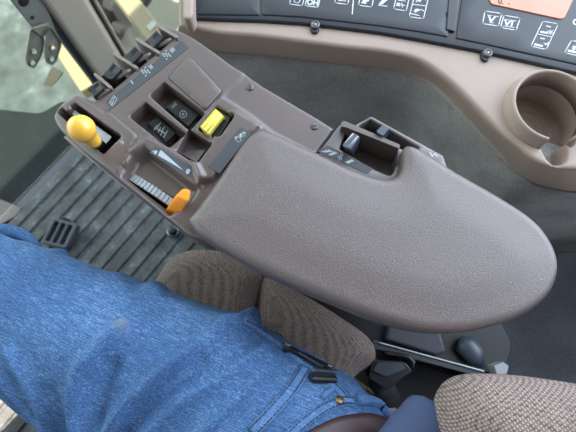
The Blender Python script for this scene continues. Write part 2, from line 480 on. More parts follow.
# ------------------------------------------------------------------ outside the glass
tag(prism('engine_hood', M['hood'], None, rpoly([(-120, 100), (0, 108), (40, 112), (62, 99), (100, 112), (84, 148), (28, 212), (-60, 310), (-160, 310)], 6, 4), -.10, -.75, .02, zref=-.10),
    'dark green body panel seen through the front glass', 'hood')
def rail(name, a, b, wd, th, mat):
    a, b = Vector(a), Vector(b); t = (b - a); c = (a + b) / 2; tn = t.normalized()
    s = tn.cross(Vector((0, 0, 1))).normalized(); u = s.cross(tn)
    return link(name, mesh(name, *box_vf(c, t / 2, s * wd / 2, u * th / 2)), mat, smooth=False, bevel=.006)
def tyre(name, c, axis, R, W):
    root = thing(name, 'black lugged front tyre outside the right window glass', 'tyre', Vector(c) - Vector((0, 0, R)))
    prof = [(R * .55, -W * .42), (R * .74, -W * .5), (R * .92, -W * .46), (R * .97, -W * .3), (R * .98, 0), (R * .97, W * .3), (R * .92, W * .46), (R * .74, W * .5), (R * .55, W * .42)]
    link('casing', mesh('casing', *lathe_vf(prof, c, axis, 48)), M['tyre'], root)
    ax = Vector(axis).normalized(); e1 = ax.orthogonal().normalized(); e2 = ax.cross(e1); parts = []
    for k in range(36):
        th = 2 * math.pi * k / 36; sg = 1 if k % 2 else -1
        rd = math.cos(th) * e1 + math.sin(th) * e2; tg = ax.cross(rd)
        cc = Vector(c) + rd * R * .985 + ax * sg * W * .24 + tg * .01
        parts.append(box_vf(cc, (ax * sg * .8 - tg * .6).normalized() * W * .27, (tg * .8 + ax * sg * .6).normalized() * .022, rd * .03))
    link('tread', mesh('tread', *merge(parts)), M['tyre'], root, smooth=False, bevel=.006)
    link('wheel_rim', mesh('wheel_rim', *lathe_vf([(R * .2, -W * .2), (R * .56, -W * .3), (R * .58, -W * .42), (R * .54, -W * .42), (R * .5, -W * .1), (R * .5, W * .4)], c, axis, 32)), M['cream'], root)
tyre('front_tyre', (.83, 2.22, -.66), (1, .12, 0), .54, .34)
tag(rail('step_rail', P(90, 92, -.12), P(56, 40, -.12), .045, .05, M['cream']), 'short cream rail in sunlight beside the pillar foot', 'rail')
gp = rail('outer_post', P(172, 60, .02), P(112, -20, .02), .058, .05, M['cream'])
tag(gp, 'cream sunlit post outside the right window, behind the lever fins', 'post')
st = prism('paper_sticker', M['paper'], None, [(146, 26), (153, 20), (157, 24), (150, 31)], .0475, .0465, 0)
tag(st, 'small white paper sticker on the cream post', 'sticker')

# ------------------------------------------------------------------ floor mat, pedal, knob
def mat_mesh():
    x0, x1, y0, y1, pt = -.95, .31, -.9, .772, .0365
    prof = []; y = y0
    while y < y1:
        prof += [(y, .006), (y + .004, .011), (y + pt - .010, .011), (y + pt - .006, .006)]; y += pt
    V, Fc = [], []
    for y, z in prof: V += [(x0, y, z), (x1, y, z), (x0, y, .0005), (x1, y, .0005)]
    for i in range(len(prof) - 1):
        a = i * 4; b = a + 4
        Fc += [[a, a + 1, b + 1, b], [a + 2, b + 2, b + 3, a + 3], [a, b, b + 2, a + 2], [a + 1, a + 3, b + 3, b + 1]]
    n = len(V); Fc += [[0, 2, 3, 1], [n - 4, n - 3, n - 1, n - 2]]
    return mesh('floor_mat', V, Fc)
tag(link('floor_mat', mat_mesh(), M['mat'], smooth=False), 'grey rubber floor mat with transverse ribs', 'mat')
pr = thing('foot_pedal', 'small dark slotted pedal on the floor by the knee', 'pedal', P(58, 232, .011))
def slot_pedal():
    zt = .05
    o = rpoly(P2([(53, 217), (78, 224), (66, 249), (40, 243)], zt), .008)
    hs = []
    a, b, c_, d_ = [np.array(v, float) for v in ((53, 217), (78, 224), (66, 249), (40, 243))]
    for k in range(3):
        u0, u1 = .14 + k * .27, .14 + k * .27 + .17
        q = [a + (b - a) * u0, a + (b - a) * u1, d_ + (c_ - d_) * u1, d_ + (c_ - d_) * u0]
        q = [q[0] + (q[3] - q[0]) * .12, q[1] + (q[2] - q[1]) * .12, q[1] + (q[2] - q[1]) * .88, q[0] + (q[3] - q[0]) * .88]
        hs.append((rpoly(P2([tuple(v) for v in q], zt), .003), .002, zt - .012))
    return slab_mesh('pad', o, zt, zt - .02, .004, hs, .006)
link('pedal_pad', slot_pedal(), [M['darkgrey']], pr)
link('pedal_arm', mesh('pedal_arm', *tube_vf([P(58, 233, .031), P(62, 228, .02), P(66, 220, .0112)], .012, 10)), M['black'], pr)
kb = thing('round_knob', 'small round black knob with chrome rim on the floor mat', 'knob', P(173, 231, .011))
kp = P(173, 231, .03)
link('knob_base', mesh('knob_base', *lathe_vf([(.016, .011), (.017, .03), (.014, .034)], (kp.x, kp.y, 0))), M['steel'], kb)
link('knob_cap', mesh('knob_cap', *lathe_vf([(.013, .034), (.012, .04), (.006, .043)], (kp.x, kp.y, 0))), M['black'], kb)

# ------------------------------------------------------------------ side console
sc = thing('side_console', 'beige side console with black button panel and cup holder', 'console', P(400, 30, .62))
crease = crom([(178, 24), (216, 32), (263, 36), (340, 46), (385, 51), (420, 60), (449, 80), (471, 101), (499, 130), (519, 147), (535, 160), (555, 167), (580, 169), (660, 168), (860, 150)], 6, False)
low = crom([(176, 44), (222, 53), (263, 56), (340, 64), (385, 69), (420, 77), (440, 90), (462, 113), (494, 147), (519, 174), (533, 184), (555, 190), (580, 193), (660, 192), (860, 174)], 6, False)
ZT, ZL = .683, .650
ctop = P2(crease, ZT); clow = P2(low, ZL)
cup_c = P(554.5, 104, .70); cup_c = np.array((cup_c.x, cup_c.y)); CR, CW = .0435, .0022
na = P(566, 147, .70); na = math.atan2(na.y - cup_c[1], na.x - cup_c[0])           # direction of the mug-handle slot
hw = .30
cupo = []
for k in range(49):
    a = na + .36 + (2 * math.pi - .72) * k / 48
    cupo.append((cup_c[0] + (CR - .0015) * math.cos(a), cup_c[1] + (CR - .0015) * math.sin(a)))
dv = np.array((math.cos(na), math.sin(na))); pv_ = np.array((-dv[1], dv[0]))
for k in range(9):
    a = -math.pi / 2 + math.pi * k / 8
    cupo.append(tuple(cup_c + dv * (.052 + .012 * math.cos(a)) + pv_ * .0125 * math.sin(a)))
back = P2([(860, -170), (178, -170)], ZT)
CD = ZT - .044
sm = slab_mesh('trim_panel', ctop + back, ZT, ZT - .008, .005, [(cupo, .003, CD)], .007, bottom=False)
# sloping front face of the trim, from the crease to its lower edge
wallp = [(x + .006, y + .002) for x, y in clow]
wallp.append((wallp[-1][0] + .25, wallp[-1][1] - .35))
# carpeted side wall following the lower edge of the trim
wv_ = [Vector((x, y, .652)) for x, y in wallp]; k_ = [(x + .05, y + .01) for x, y in wallp]
Vw = wv_ + [Vector((v.x, v.y, .0)) for v in wv_] + [Vector((x, y, .652)) for x, y in k_] + [Vector((x, y, .0)) for x, y in k_]
nw = len(wv_); Fw = []
for i in range(nw - 1):
    Fw += [[i, i + 1, nw + i + 1, nw + i], [2 * nw + i, 3 * nw + i, 3 * nw + i + 1, 2 * nw + i + 1], [i, 2 * nw + i, 2 * nw + i + 1, i + 1]]
Fw += [[0, nw, 3 * nw, 2 * nw], [nw - 1, 3 * nw - 1, 4 * nw - 1, 2 * nw - 1]]
struct(link('wall_right', mesh('wall_right', Vw, Fw), M['carpet']))
V, Fc = [], []
for (a, b) in zip(ctop, clow):
    a = np.array(a); b = np.array(b)
    for t, z in ((.0, ZT - .0045), (.45, ZT - .016), (.9, ZL + .004), (1.0, ZL), (1.12, ZL - .002)):
        q = a + (b - a) * t if t <= 1 else b + (a - b) * .4
        V.append((q[0], q[1], z))
n = 5
for i in range(len(ctop) - 1):
    for k in range(n - 1): Fc.append([i * n + k, (i + 1) * n + k, (i + 1) * n + k + 1, i * n + k + 1])
bm = bmesh.new(); bm.from_mesh(sm)
m2 = mesh('apron', V, Fc); bm.from_mesh(m2); me = bpy.data.meshes.new('trim_panel'); bm.to_mesh(me); bm.free()
link('trim_panel', me, M['beige'], sc)
def arc_wall():
    V, Fc = [], []; N = 60
    prof = [(CR + .006, ZT - .002), (CR + .0022, ZT + .003), (CR + .0012, .697), (CR + .0006, .699), (CR - .001, .7), (CR - .0026, .699), (CR - .0032, .697), (CR - .0036, ZT - .01)]
    for k in range(N + 1):
        a = na + .36 + (2 * math.pi - .72) * k / N
        V += [(cup_c[0] + r_ * math.cos(a), cup_c[1] + r_ * math.sin(a), z) for r_, z in prof]
    n = len(prof)
    for k in range(N):
        for i in range(n): Fc.append([k * n + i, k * n + (i + 1) % n, (k + 1) * n + (i + 1) % n, (k + 1) * n + i])
    Fc += [list(range(n)), list(range(N * n, N * n + n))]
    return mesh('cup_holder', V, Fc)
ch = link('cup_holder', arc_wall(), M['beige'], sc, label='round beige cup holder with a slot for a mug handle')
rg = []
for r0 in (.031, .024, .016):
    V = []; Fc = []; N = 48
    for k in range(N):
        a = 2 * math.pi * k / N
        V += [(cup_c[0] + q * math.cos(a), cup_c[1] + q * math.sin(a), CD + h) for q, h in ((r0 - .0015, .0), (r0 - .0006, .0012), (r0 + .0006, .0012), (r0 + .0015, .0))]
    for k in range(N):
        for i in range(3): Fc.append([k * 4 + i, k * 4 + i + 1, ((k + 1) % N) * 4 + i + 1, ((k + 1) % N) * 4 + i])
    rg.append((V, Fc))
link('cup_floor_ring', mesh('cup_floor_ring', *merge(rg)), M['beige'], ch)
# end cap of the console, beside the lever fins
prism('end_cap', M['beige'], sc, rpoly([(181, -30), (193.5, -30), (193, 14), (190, 18.5), (183, 18)], 3), .705, .68, .003)
# black button panel
ZP = .6875
pe = rpoly([(191, 18), (225, 19.5), (260, 20.5), (300, 23), (340, 27.5), (380, 32.5), (420, 39.5), (481, 51), (531, 62), (576, 72.5), (660, 92), (850, 128), (850, -165), (191, -165)], 2)
cp = slab('control_panel', M['paneledge'], sc, P2(pe, ZP), ZP, ZT - .002, .002, step=.02, label='dark button panel with white symbols')
face = [(261.5, 14.5), (300, 16.5), (340, 21), (380, 25.5), (420, 31.5), (448, 36.5), (478, -160), (262.5, -160)]
face2 = [(486, -160), (456, 38), (481, 43), (531, 54), (576, 64), (660, 83), (845, 118), (845, -160)]
face0 = [(194, -160), (194, 14), (225, 14.5), (259.5, 15), (260.5, -160)]
ZF = ZP + .0015
for i, fc in enumerate((face0, face, face2)):
    slab('panel_face', M['panel'], cp, rpoly(P2(fc, ZF), .002), ZF, ZP - .001, .0012, step=.02)
prism('divider_strip', M['panel'], cp, [(452, -40), (446.5, 29), (455, 31.5), (464, -40)], ZP + .0030, ZP, .001)
for (x, y) in ((315, 27.5), (486, 55.5)):
    c = P(x, y, ZT)
    s_ = link('screw', mesh('screw', *lathe_vf([(.0055, 0), (.0055, .0055), (.0042, .0062), (.0032, .0062), (.0026, .004)], c)), M['screwsteel'], sc)
    link('screw_head', mesh('screw_head', *lathe_vf([(.0024, .0042), (.0024, .0050), (.0012, .0062)], c)), M['steel'], s_)
    prism('screw_lug', M['paneledge'], sc, [(x - 5, y - 7), (x + 5, y - 6), (x + 4.4, y + 2), (x + 2, y + 5), (x - 2, y + 5), (x - 4.4, y + 2)], ZT + .0035, ZT - .001, .001)
dp = prism('display', M['display'], cp, rpoly([(486, -10), (491.3, 3.0), (494, 4.2), (560.5, 18.6), (564.5, 17.6), (578, -10)], 1), ZF + .0012, ZP, .0005)
ZI = ZF + .0002
def icon(name, lines=(), wd=.0011, texts=(), fills=(), z=ZI, parent=None, mat=None):
    parts = []
    if lines: parts.append(strokes_vf(lines, wd, z))
    if fills: parts.append(fills_vf(fills, z))
    for t in texts: parts.append(text_vf(*t[:4], z, bold=True))
    return link(name, mesh(name, *merge(parts)), mat or M['print'], parent or cp, smooth=False)
def frame_(p, r=1.6): q = rpoly(p, r, 3); return [q + [q[0]]]
icon('numeral_symbol', frame_([(485, 11), (502, 13.5), (498.4, 26), (482.6, 23.6)]), texts=[('V', (487.2, 21.8), (11.5, 1.8), (2.0, -8.6))], fills=[])
icon('numeral_symbol', frame_([(504, 15.2), (520.3, 18), (516, 30.2), (500.6, 27.4)]), texts=[('VI', (503.2, 25.2), (11.0, 2.0), (2.0, -8.6))])
icon('numeral_symbol', [[(487.6, 15), (492, 15.7)], [(494, 16), (498.5, 16.7)], [(489.5, 22.4), (493.5, 23)], [(504.5, 19.2), (509, 20)], [(511, 20.2), (516, 21)], [(503.2, 26), (514, 27.4)]], .0008)
icon('hitch_symbol', frame_([(543, 21), (558.2, 24), (546.3, 49.5), (531, 46)]) + [[(537.2, 33.8), (552.2, 37)], [(550, 30), (550.5, 34.5)], [(547, 31), (553, 33.5)], [(547, 34), (553, 30.5)], [(544, 43), (548, 45.5)], [(545, 45), (550, 41.5)]], .0010,
     fills=[[(540, 32.5), (541, 30.8), (549, 32.6), (549, 34.4)], [(533.8, 45.2), (534.8, 43.2), (543, 45.2), (542.6, 47)], [(546.5, 25.5), (551, 26.4), (550.6, 27.4), (546, 26.5)], [(540.5, 37.5), (545, 38.4), (544.6, 39.4), (540, 38.5)]])
icon('lift_symbol', frame_([(571.5, 40.3), (590, 44), (584, 57), (564.5, 52.6)]) + [[(577, 44), (584, 46)], [(576, 49), (582, 47)]], .0010, fills=[[(567.5, 51.5), (568.5, 49.4), (580, 52), (579.6, 54)], [(573, 45.6), (576, 46), (575, 50), (572, 49.6)]])
icon('lift_symbol', [], texts=[('C', (572, 24), (9, 2), (2, -8))])
icon('round_symbol', frame_([(292, -6), (305, -5), (302.3, 5.6), (289.3, 4)]) + [[(297 + 3 * math.cos(a), 0 + 2.8 * math.sin(a)) for a in np.linspace(0, 6.283, 13)]], .0010)
icon('letter_symbol', frame_([(307.5, -5), (320.5, -3.6), (318, 7.4), (305, 5.6)]), .0010, texts=[('OH', (306.6, 4.2), (7.4, .9), (1.2, -7.6))])
icon('arrow_symbol', frame_([(337, -7), (350, -5.5), (347.6, 4.4), (334.5, 2.6)]) + [[(338, 0), (346, 1)]], .0010)
icon('divider_line', [[(355, -20), (352.2, 14)]], .0011)
icon('loader_symbol', frame_([(361, -6), (374, -4.5), (371.8, 7), (358.4, 5.2)]), .0010, fills=[[(361.5, 2.2), (366, -3), (369.5, -2.4), (369, 1.2), (366, 1.6), (366.5, 3.8), (361.5, 3.2)]])
icon('pencil_symbol', [[(378.5, 5.2), (387, 6.2)]], .0010, fills=[[(378.5, 4.2), (385, -3), (388.5, -1), (382, 4.6)]])
icon('plug_symbol', frame_([(397, -6), (409.5, -4.5), (406.4, 10.8), (393.6, 8.8)]) + [[(397, 4.4), (405, 5.4)], [(401.5, 3), (402.5, 7)], [(398, 0), (405.5, 1)]], .0010, fills=[[(396, 5.8), (397, 2.6), (400, 3), (399.6, 6.4)]])
icon('boom_symbol', frame_([(415.5, -8), (429.3, -6), (423.4, 18.8), (409.2, 16.6)]) + [[(412.5, 4.2), (426.5, 6)], [(411, 13.5), (419, 15.5)], [(415, 12.5), (421, 9.5), (424, 11)], [(416, 2), (421, -2), (426, 0)]], .0010, fills=[[(413.5, 11.2), (416, 8.6), (420, 9.2), (417.5, 12.4)], [(416, .6), (419, -3), (423, -2), (420, 2)]])
icon('reading', texts=[('0.', (497.5, 3.0), (8, 1.8), (1.8, -8)), ('.', (508, 4), (8, 1.8), (1.8, -8))], z=ZF + .0014, parent=cp, mat=M['ink'])

# ------------------------------------------------------------------ armrest with its controls
ar = thing('control_armrest', 'brown-grey padded armrest with levers, switches and a ribbed dial', 'armrest', P(330, 220, .60))
ZH = .700
def A2(pts): return P2(pts, ZH)
out = rpoly([(52.5, 117), (60, 105), (77, 93.5), (92, 101), (111, 90), (132, 72), (153, 55), (171, 39.5), (174, 36), (159.5, 28), (163, 25.5), (176, 28.5),
             (191, 35.5), (210, 48.5), (232, 65), (246, 73), (262, 84), (320, 118), (335, 127.5), (317, 152), (330, 200), (270, 232), (204, 241), (188, 235), (160, 212), (122, 182), (80, 148), (60, 130)],
            [7, 5, 6, 3, 1, 1, 1, 1, 1, 1, 2, 4, 8, 10, 8, 6, 6, 3, 0, 0, 20, 20, 12, 6, 6, 6, 6, 6], 4)
house_out = A2(out)
low_dial = np.array(A2([(120, 177), (131, 155), (146, 147), (199, 188), (189, 204), (168, 217)]))
rim_line = np.array(A2([(124, 162), (131, 150), (147, 137.5), (158, 142), (200, 166), (206, 178), (200, 188), (184, 181), (148, 153.5), (136, 158), (127, 170)]))
pod = np.array(A2([(228, 113), (236, 112), (262, 127), (245, 142), (213, 182), (200, 184), (190, 160), (212, 142)]))
rear_deck = np.array(A2([(222, 97), (244, 75), (275, 60), (360, 110), (345, 170), (272, 132), (252, 116), (234, 104)]))
frontpod = np.array(A2([(45, 118), (60, 98), (77, 88), (106, 112.5), (109.5, 110.5), (137, 134), (118, 176), (60, 140)]))
groove1 = np.array(A2([(77, 94), (105, 112.5), (109.5, 110.5), (139, 135.5)]))
groove2 = np.array(A2([(204, 111), (226, 92.5), (246, 73)]))
def zh(p):
    p = np.asarray(p, float); z = np.full(len(p), ZH)
    z -= .012 * sstep((sdist(p, low_dial) + .001) / .007)
    z += .0045 * sstep((sdist(p, rim_line) + .001) / .0022)
    z += .0075 * sstep((sdist(p, pod) + .001) / .0034)
    z -= .0025 * sstep((sdist(p, rear_deck) + .001) / .003)
    z += .0015 * sstep((sdist(p, frontpod)) / .002)
    for g in (groove1, groove2): z -= .0016 * np.exp(-(pdist(p, g, False) / .0011) ** 2)
    return z
def zat(px, py):
    q = P(px, py, ZH); return float(zh([(q.x, q.y)])[0])
slot_o = rpoly([(57, 112.5), (63, 108), (67, 112), (71.5, 109.5), (70.5, 106), (76, 103.2), (122.5, 136.5), (103.5, 155)], [2, 2, 1, 1, 1, 2, 3, 3], 3)
bay1 = rpoly([(128.5, 116.5), (145.5, 101.5), (186.5, 133.5), (169, 148.5)], [3, 3, 4, 4], 3)
bay2 = rpoly([(149, 95.5), (164.5, 81.5), (205.5, 113), (189.5, 131)], [3, 3, 3, 4], 3)
yhole = rpoly([(197.5, 129.5), (216.5, 105.5), (236.5, 117.5), (220, 141)], [2, 3, 4, 5], 3)
well = rpoly([(188.5, 128.5), (214.5, 145.5), (198, 167), (176, 152)], [2, 4, 3, 3], 3)
dslot = rpoly([(124, 176.5), (130.5, 171), (182, 201), (172, 212.5)], [2, 2, 2, 2], 3)
holes = [(A2(slot_o), .0015, .655), (A2(bay1), .0013, .676), (A2(bay2), .0013, .676), (A2(yhole), .0015, .672), (A2(well), .0014, .680), (A2(dslot), .0012, .660)]
hz_bottom = lambda p: .652
house = slab('housing', M['housing'], ar, house_out, zh, hz_bottom, .0036, holes, .0023)
# dark liners inside the slots
for nm, poly, z0 in (('slot_liner', slot_o, .6556), ('slot_liner', yhole, .6726), ('slot_liner', dslot, .6606)):
    prism(nm, M['pit'], house, poly, z0 + .001, z0, 0, zref=ZH)
# bulkheads between the lever slots, lips and fingertip levers
fins = [((95.5, 75.5), (110.5, 88)), ((114, 55), (136, 68.5)), ((136.5, 40.5), (158, 53.5)), ((159, 28), (176, 38))]
for i, (t, b) in enumerate(fins):
    t = np.array(t, float); b = np.array(b, float); dvn = (b - t) / np.linalg.norm(b - t); nn = np.array((-dvn[1], dvn[0])) * 1.5
    b2 = b + dvn * 3
    prism('bulkhead', M['fin'], house, rpoly([tuple(t - nn), tuple(b2 - nn), tuple(b2 + nn), tuple(t + nn)], 1.2, 3), ZH + .004, .655, .0014, zref=ZH)
lips = [((95.5, 98.5), (110, 89)), ((115.5, 79), (130.5, 70)), ((137, 62), (151, 53.5)), ((158.5, 46.5), (171.5, 39))]
for a, b in lips:
    pa, pb = P(*a, ZH), P(*b, ZH); d = (pb - pa)
    link('lip', mesh('lip', *tube_vf([pa - d * .03, pa, pa + d * .25, pa + d * .75, pb, pb + d * .03], [.001, .0019, .0024, .0024, .0021, .001], 12)), M['housing'], house)
pad_px = [[(88, 89), (97, 82), (104, 90.5), (95.5, 98)], [(103, 75.5), (112.5, 63.5), (121.5, 72), (114, 80)], [(124, 57.5), (135, 47.5), (142.5, 55.5), (134.5, 64)], [(146.5, 41), (156.5, 31.8), (163.5, 39.5), (155.5, 48)]]
for q in pad_px:
    q = [np.array(v, float) for v in q]; qc = np.mean(q, 0); q = [qc + (v - qc) * 1.22 + np.array((-1.3, -2.0)) for v in q]
    # wedge lever: high back edge by the lip, scooped front face, stem below
    top = PP(q, ZH + .005); parts = []
    a, b, c_, d_ = top
    rows = []
    for t, dz in ((0, -.0035), (.2, -.0006), (.45, -.0020), (.75, -.0012), (1, .0025)):
        rows.append([a.lerp(d_, t) + Vector((0, 0, dz)), b.lerp(c_, t) + Vector((0, 0, dz))])
    V = []; Fc = []
    for r0, r1 in rows: V += [r0, r0.lerp(r1, .5) - Vector((0, 0, .0008)), r1]
    nb = len(V)
    for r0, r1 in rows: V += [Vector((v.x, v.y, ZH - .03)) for v in (r0, r0.lerp(r1, .5), r1)]
    R = len(rows)
    for i in range(R - 1):
        for k in range(2):
            Fc += [[i * 3 + k, i * 3 + k + 1, (i + 1) * 3 + k + 1, (i + 1) * 3 + k], [nb + i * 3 + k, nb + (i + 1) * 3 + k, nb + (i + 1) * 3 + k + 1, nb + i * 3 + k + 1]]
        for k in (0, 2): Fc.append([i * 3 + k, (i + 1) * 3 + k, nb + (i + 1) * 3 + k, nb + i * 3 + k])
    for i in (0, R - 1):
        for k in range(2): Fc.append([i * 3 + k, i * 3 + k + 1, nb + i * 3 + k + 1, nb + i * 3 + k])
    link('fingertip_lever', mesh('fingertip_lever', V, Fc), M['black'], ar, smooth=False, bevel=.0012)
# raised blank lid
lid = rpoly([(167.5, 77.5), (185.5, 58), (192, 58), (222.5, 91.5), (205, 110)], [4, 5, 5, 3, 3], 4)
slab('lid', M['housing'], ar, A2(lid), ZH + .0016, ZH - .001, .0018, step=.006)
gl_ = strokes_vf([lid + [lid[0]]], .0007, ZH + .00025)
link('lid_gap', mesh('lid_gap', *gl_), M['pit'], house, smooth=False)
# decals: film plates and their printed marks
def decal(px, z, parent=None, r=1.0):
    return prism('decal', M['sticker'], parent or house, rpoly(px, r, 2), z + .00045, z - .001, 0, label='grey decal with pale symbols')
dz = ZH
d1 = decal([(105.3, 101.5), (111.5, 108.5), (188.3, 47.8), (182, 40.5)], dz)
e = np.array((77, -60.5)) / 98; f_ = np.array((-e[1], e[0])) * -1       # along / up on this strip
tx = lambda s, at, h, ex=1.0: (s, at, tuple(e * h * ex), tuple(f_ * h * 1.0))
ZD = dz + .00055
for t_ in (tx('I', (132.4, 84.2), 5.4, 1.3), tx('II', (150.8, 69.4), 5.4, 1.3), tx('III', (171.7, 53), 5.4, 1.2)):
    icon('numeral_symbol', texts=[t_], z=ZD, parent=d1, mat=M['symbol'])
for (cx_, cy_) in ((145.5, 71.5), (166.5, 54.8)):
    bl = []
    for i in range(3):
        for k in range(-2, 3):
            o_ = np.array((cx_, cy_)) + e * (i - 1) * 2.4 + f_ * (k * 1.7)
            if (i + k) % 4 == 3: continue
            h_ = e * .85; v_ = f_ * .55
            bl.append([tuple(o_ - h_ - v_), tuple(o_ + h_ - v_), tuple(o_ + h_ + v_), tuple(o_ - h_ + v_)])
    icon('flow_symbol', fills=bl, z=ZD, parent=d1, mat=M['symbol'])
icon('gauge_symbol', [[(109.2, 102.6), (112.6, 106), (117.2, 98.6), (113.8, 95.6), (109.2, 102.6)], [(112, 104), (114.6, 97)], [(110.3, 101), (113, 103.6)]], .0007, z=ZD, parent=d1, mat=M['symbol'])
# throttle lever in the front slot
tl = link('slider_plate', mesh('slider_plate', *prism_vf(PP([(70, 112.5), (74.5, 110), (112, 137), (106, 144)], ZH - .006), PP([(70, 112.5), (74.5, 110), (112, 137), (106, 144)], ZH - .02))), M['dial'], ar, smooth=False, bevel=.001)
icon('plate_symbol', [[(102.5, 137.5), (105, 134.5), (108.5, 137), (106, 140.5), (102.5, 137.5)], [(104, 137.5), (107, 137.6)]], .0006, z=ZH - .0058, parent=tl, mat=M['paper'])
k0 = P(100, 147.5, ZH - .018); k1 = P(94, 141, ZH + .010); k2 = P(81.5, 128.5, ZH + .033)
tlv = link('speed_lever', mesh('speed_lever', *tube_vf([k0, k1], [.0062, .0055], 14)), M['black'], ar)
ax = (k2 - k1).normalized()
prof = [(.0068, -.003), (.0074, .0)]
L = (k2 - k1).length; RB = .0134
prof += [(.0086, L * .35), (.0096, L * .55)]
for k in range(5, 17):
    a = -math.pi / 2 + math.pi * k / 16
    prof.append((max(.0006, RB * math.cos(a)), L + RB * math.sin(a)))
link('lever_knob', mesh('lever_knob', *lathe_vf(prof, k1, ax, 32)), M['knob'], tlv, label='amber yellow ball knob')
icon('neutral_symbol', texts=[('N', (119.8, 142.3), (3.6, 3.0), (3.0, -3.6))], z=zat(122, 141) + .0002, parent=house, mat=M['symbol'])
# rocker switches
def rocker(q, zf, zn, name='rocker_switch'):
    "q: far-left, far-right, near-right, near-left; tilts from zf to zn"
    base = prism(name, M['black'], ar, [tuple(np.array(v) + (np.array(v) - np.mean(q, 0)) * .13) for v in q], .681, .676, .0008, zref=.684)
    pts = [np.array(v, float) for v in q]; rows = []
    for t, bump in ((0, 0), (.5, -.0012), (1, 0)):
        z = zf + (zn - zf) * t + bump
        rows += [P(*(pts[0] + (pts[3] - pts[0]) * t), z), P(*(pts[1] + (pts[2] - pts[1]) * t), z)]
    V = rows + [Vector((v.x, v.y, .6785)) for v in rows]
    Fc = [[0, 1, 3, 2], [2, 3, 5, 4], [6, 8, 9, 7], [8, 10, 11, 9], [0, 2, 8, 6], [2, 4, 10, 8], [1, 7, 9, 3], [3, 9, 11, 5], [0, 6, 7, 1], [4, 5, 11, 10]]
    link('rocker', mesh('rocker', V, Fc), M['black'], base, smooth=False, bevel=.0008)
    return base
r1 = rocker([(147.5, 123), (157.5, 116), (176.5, 133), (166, 142.5)], .689, .6855)
r2 = rocker([(165.5, 107), (175.5, 99), (199.5, 114), (188, 126.5)], .689, .6855)
icon('axle_symbol', [[(155, 127.5), (166, 134)], [(157.4, 124.8), (154, 130)], [(160.6, 122.8), (157.4, 127.8)], [(162.8, 131.2), (160.4, 135.6)], [(167.6, 130.6), (163.6, 137.4)], [(160.6, 127.6), (158, 132.2)], [(164.5, 127), (161.5, 131)]], .0007, z=.6894, parent=r1, mat=M['symbol'])
icon('power_symbol', [[(183.2 + 3.4 * math.cos(a), 114.2 + 3.4 * math.sin(a)) for a in np.linspace(0, 6.2832, 17)], [(183.2 + 1 * math.cos(a), 114.2 + 1 * math.sin(a)) for a in np.linspace(0, 6.2832, 7)]], .0007, z=.6888, parent=r2, mat=M['symbol'])
icon('mark_symbol', [[(171.5, 107), (176, 103)], [(172.3, 108.2), (176.8, 104.2)]], .0005, z=.6893, parent=r2, mat=M['dial'])
# yellow knurled switch
def yellow():
    q = [np.array(v, float) for v in ((200, 126.5), (215.5, 108.5), (225.5, 117.5), (211, 135.5))]
    base = prism('yellow_switch', M['black'], ar, [(198.5, 129), (216.5, 106.5), (231, 115.5), (216.5, 138)], ZH - .004, .674, .001, zref=ZH)
    rows = []; V = []; Fc = []
    for t, z in ((0, .000), (.12, .006), (.3, .0085), (.5, .0075), (.62, .0075), (.8, .0055), (.93, .002), (1, -.004)):
        V += [P(*(q[0] + (q[3] - q[0]) * t), ZH + z), P(*(q[1] + (q[2] - q[1]) * t), ZH + z)]
    n = len(V) // 2; nb = len(V); V += [Vector((v.x, v.y, ZH - .006)) for v in V]
    for i in range(n - 1):
        a = 2 * i; Fc += [[a, a + 1, a + 3, a + 2], [nb + a, nb + a + 2, nb + a + 3, nb + a + 1], [a, a + 2, nb + a + 2, nb + a], [a + 1, nb + a + 1, nb + a + 3, a + 3]]
    Fc += [[0, nb, nb + 1, 1], [nb - 2, nb - 1, 2 * nb - 1, 2 * nb - 2]]
    link('yellow_cap', mesh('yellow_cap', V, Fc), M['yellowswitch'], base, smooth=False, bevel=.0014, label='bright yellow switch cap')
    for t in (.28, .58):
        a = q[0] + (q[3] - q[0]) * t; b = q[1] + (q[2] - q[1]) * t
        pa, pb = P(*a, ZH + .0077), P(*b, ZH + .0077)
        link('cap_ridge', mesh('cap_ridge', *tube_vf([pa.lerp(pb, .06), pa.lerp(pb, .94)], .0011, 8)), M['yellowswitch'], base)
    return base
yellow()
# sloped wedge in the empty well
wv = PP([(190.5, 151), (207, 150.5), (197.5, 164.5), (180, 154)], .683)
tp = [wv[0] + Vector((0, 0, .001)), wv[1] + Vector((0, 0, .004)), wv[2] + Vector((0, 0, .006)), wv[3] + Vector((0, 0, .002))]
link('well_plate', mesh('well_plate', *prism_vf(tp, wv)), M['housing'], house, smooth=False, bevel=.0008)
# decal with tractor symbol
zp_ = ZH + .0075
d3 = decal([(240.5, 127), (251.5, 133), (219.5, 173.5), (208, 166.5)], zp_)
icon('tractor_symbol', [[(238.6 + 2.3 * math.cos(a), 139.6 + 2.3 * math.sin(a)) for a in np.linspace(0, 6.2832, 11)], [(243.5 + 1.4 * math.cos(a), 135 + 1.4 * math.sin(a)) for a in np.linspace(0, 6.2832, 9)], [(235, 137), (240, 135.5)]], .0009, fills=[[(237, 136.5), (241, 133), (243.5, 135), (240, 139)], [(243, 131.5), (246, 132.5), (245, 135), (242, 134.2)], [(234.4, 138.4), (236.4, 136.6), (238, 138.2), (236, 140)]], z=zp_ + .00055, parent=d3, mat=M['symbol'])
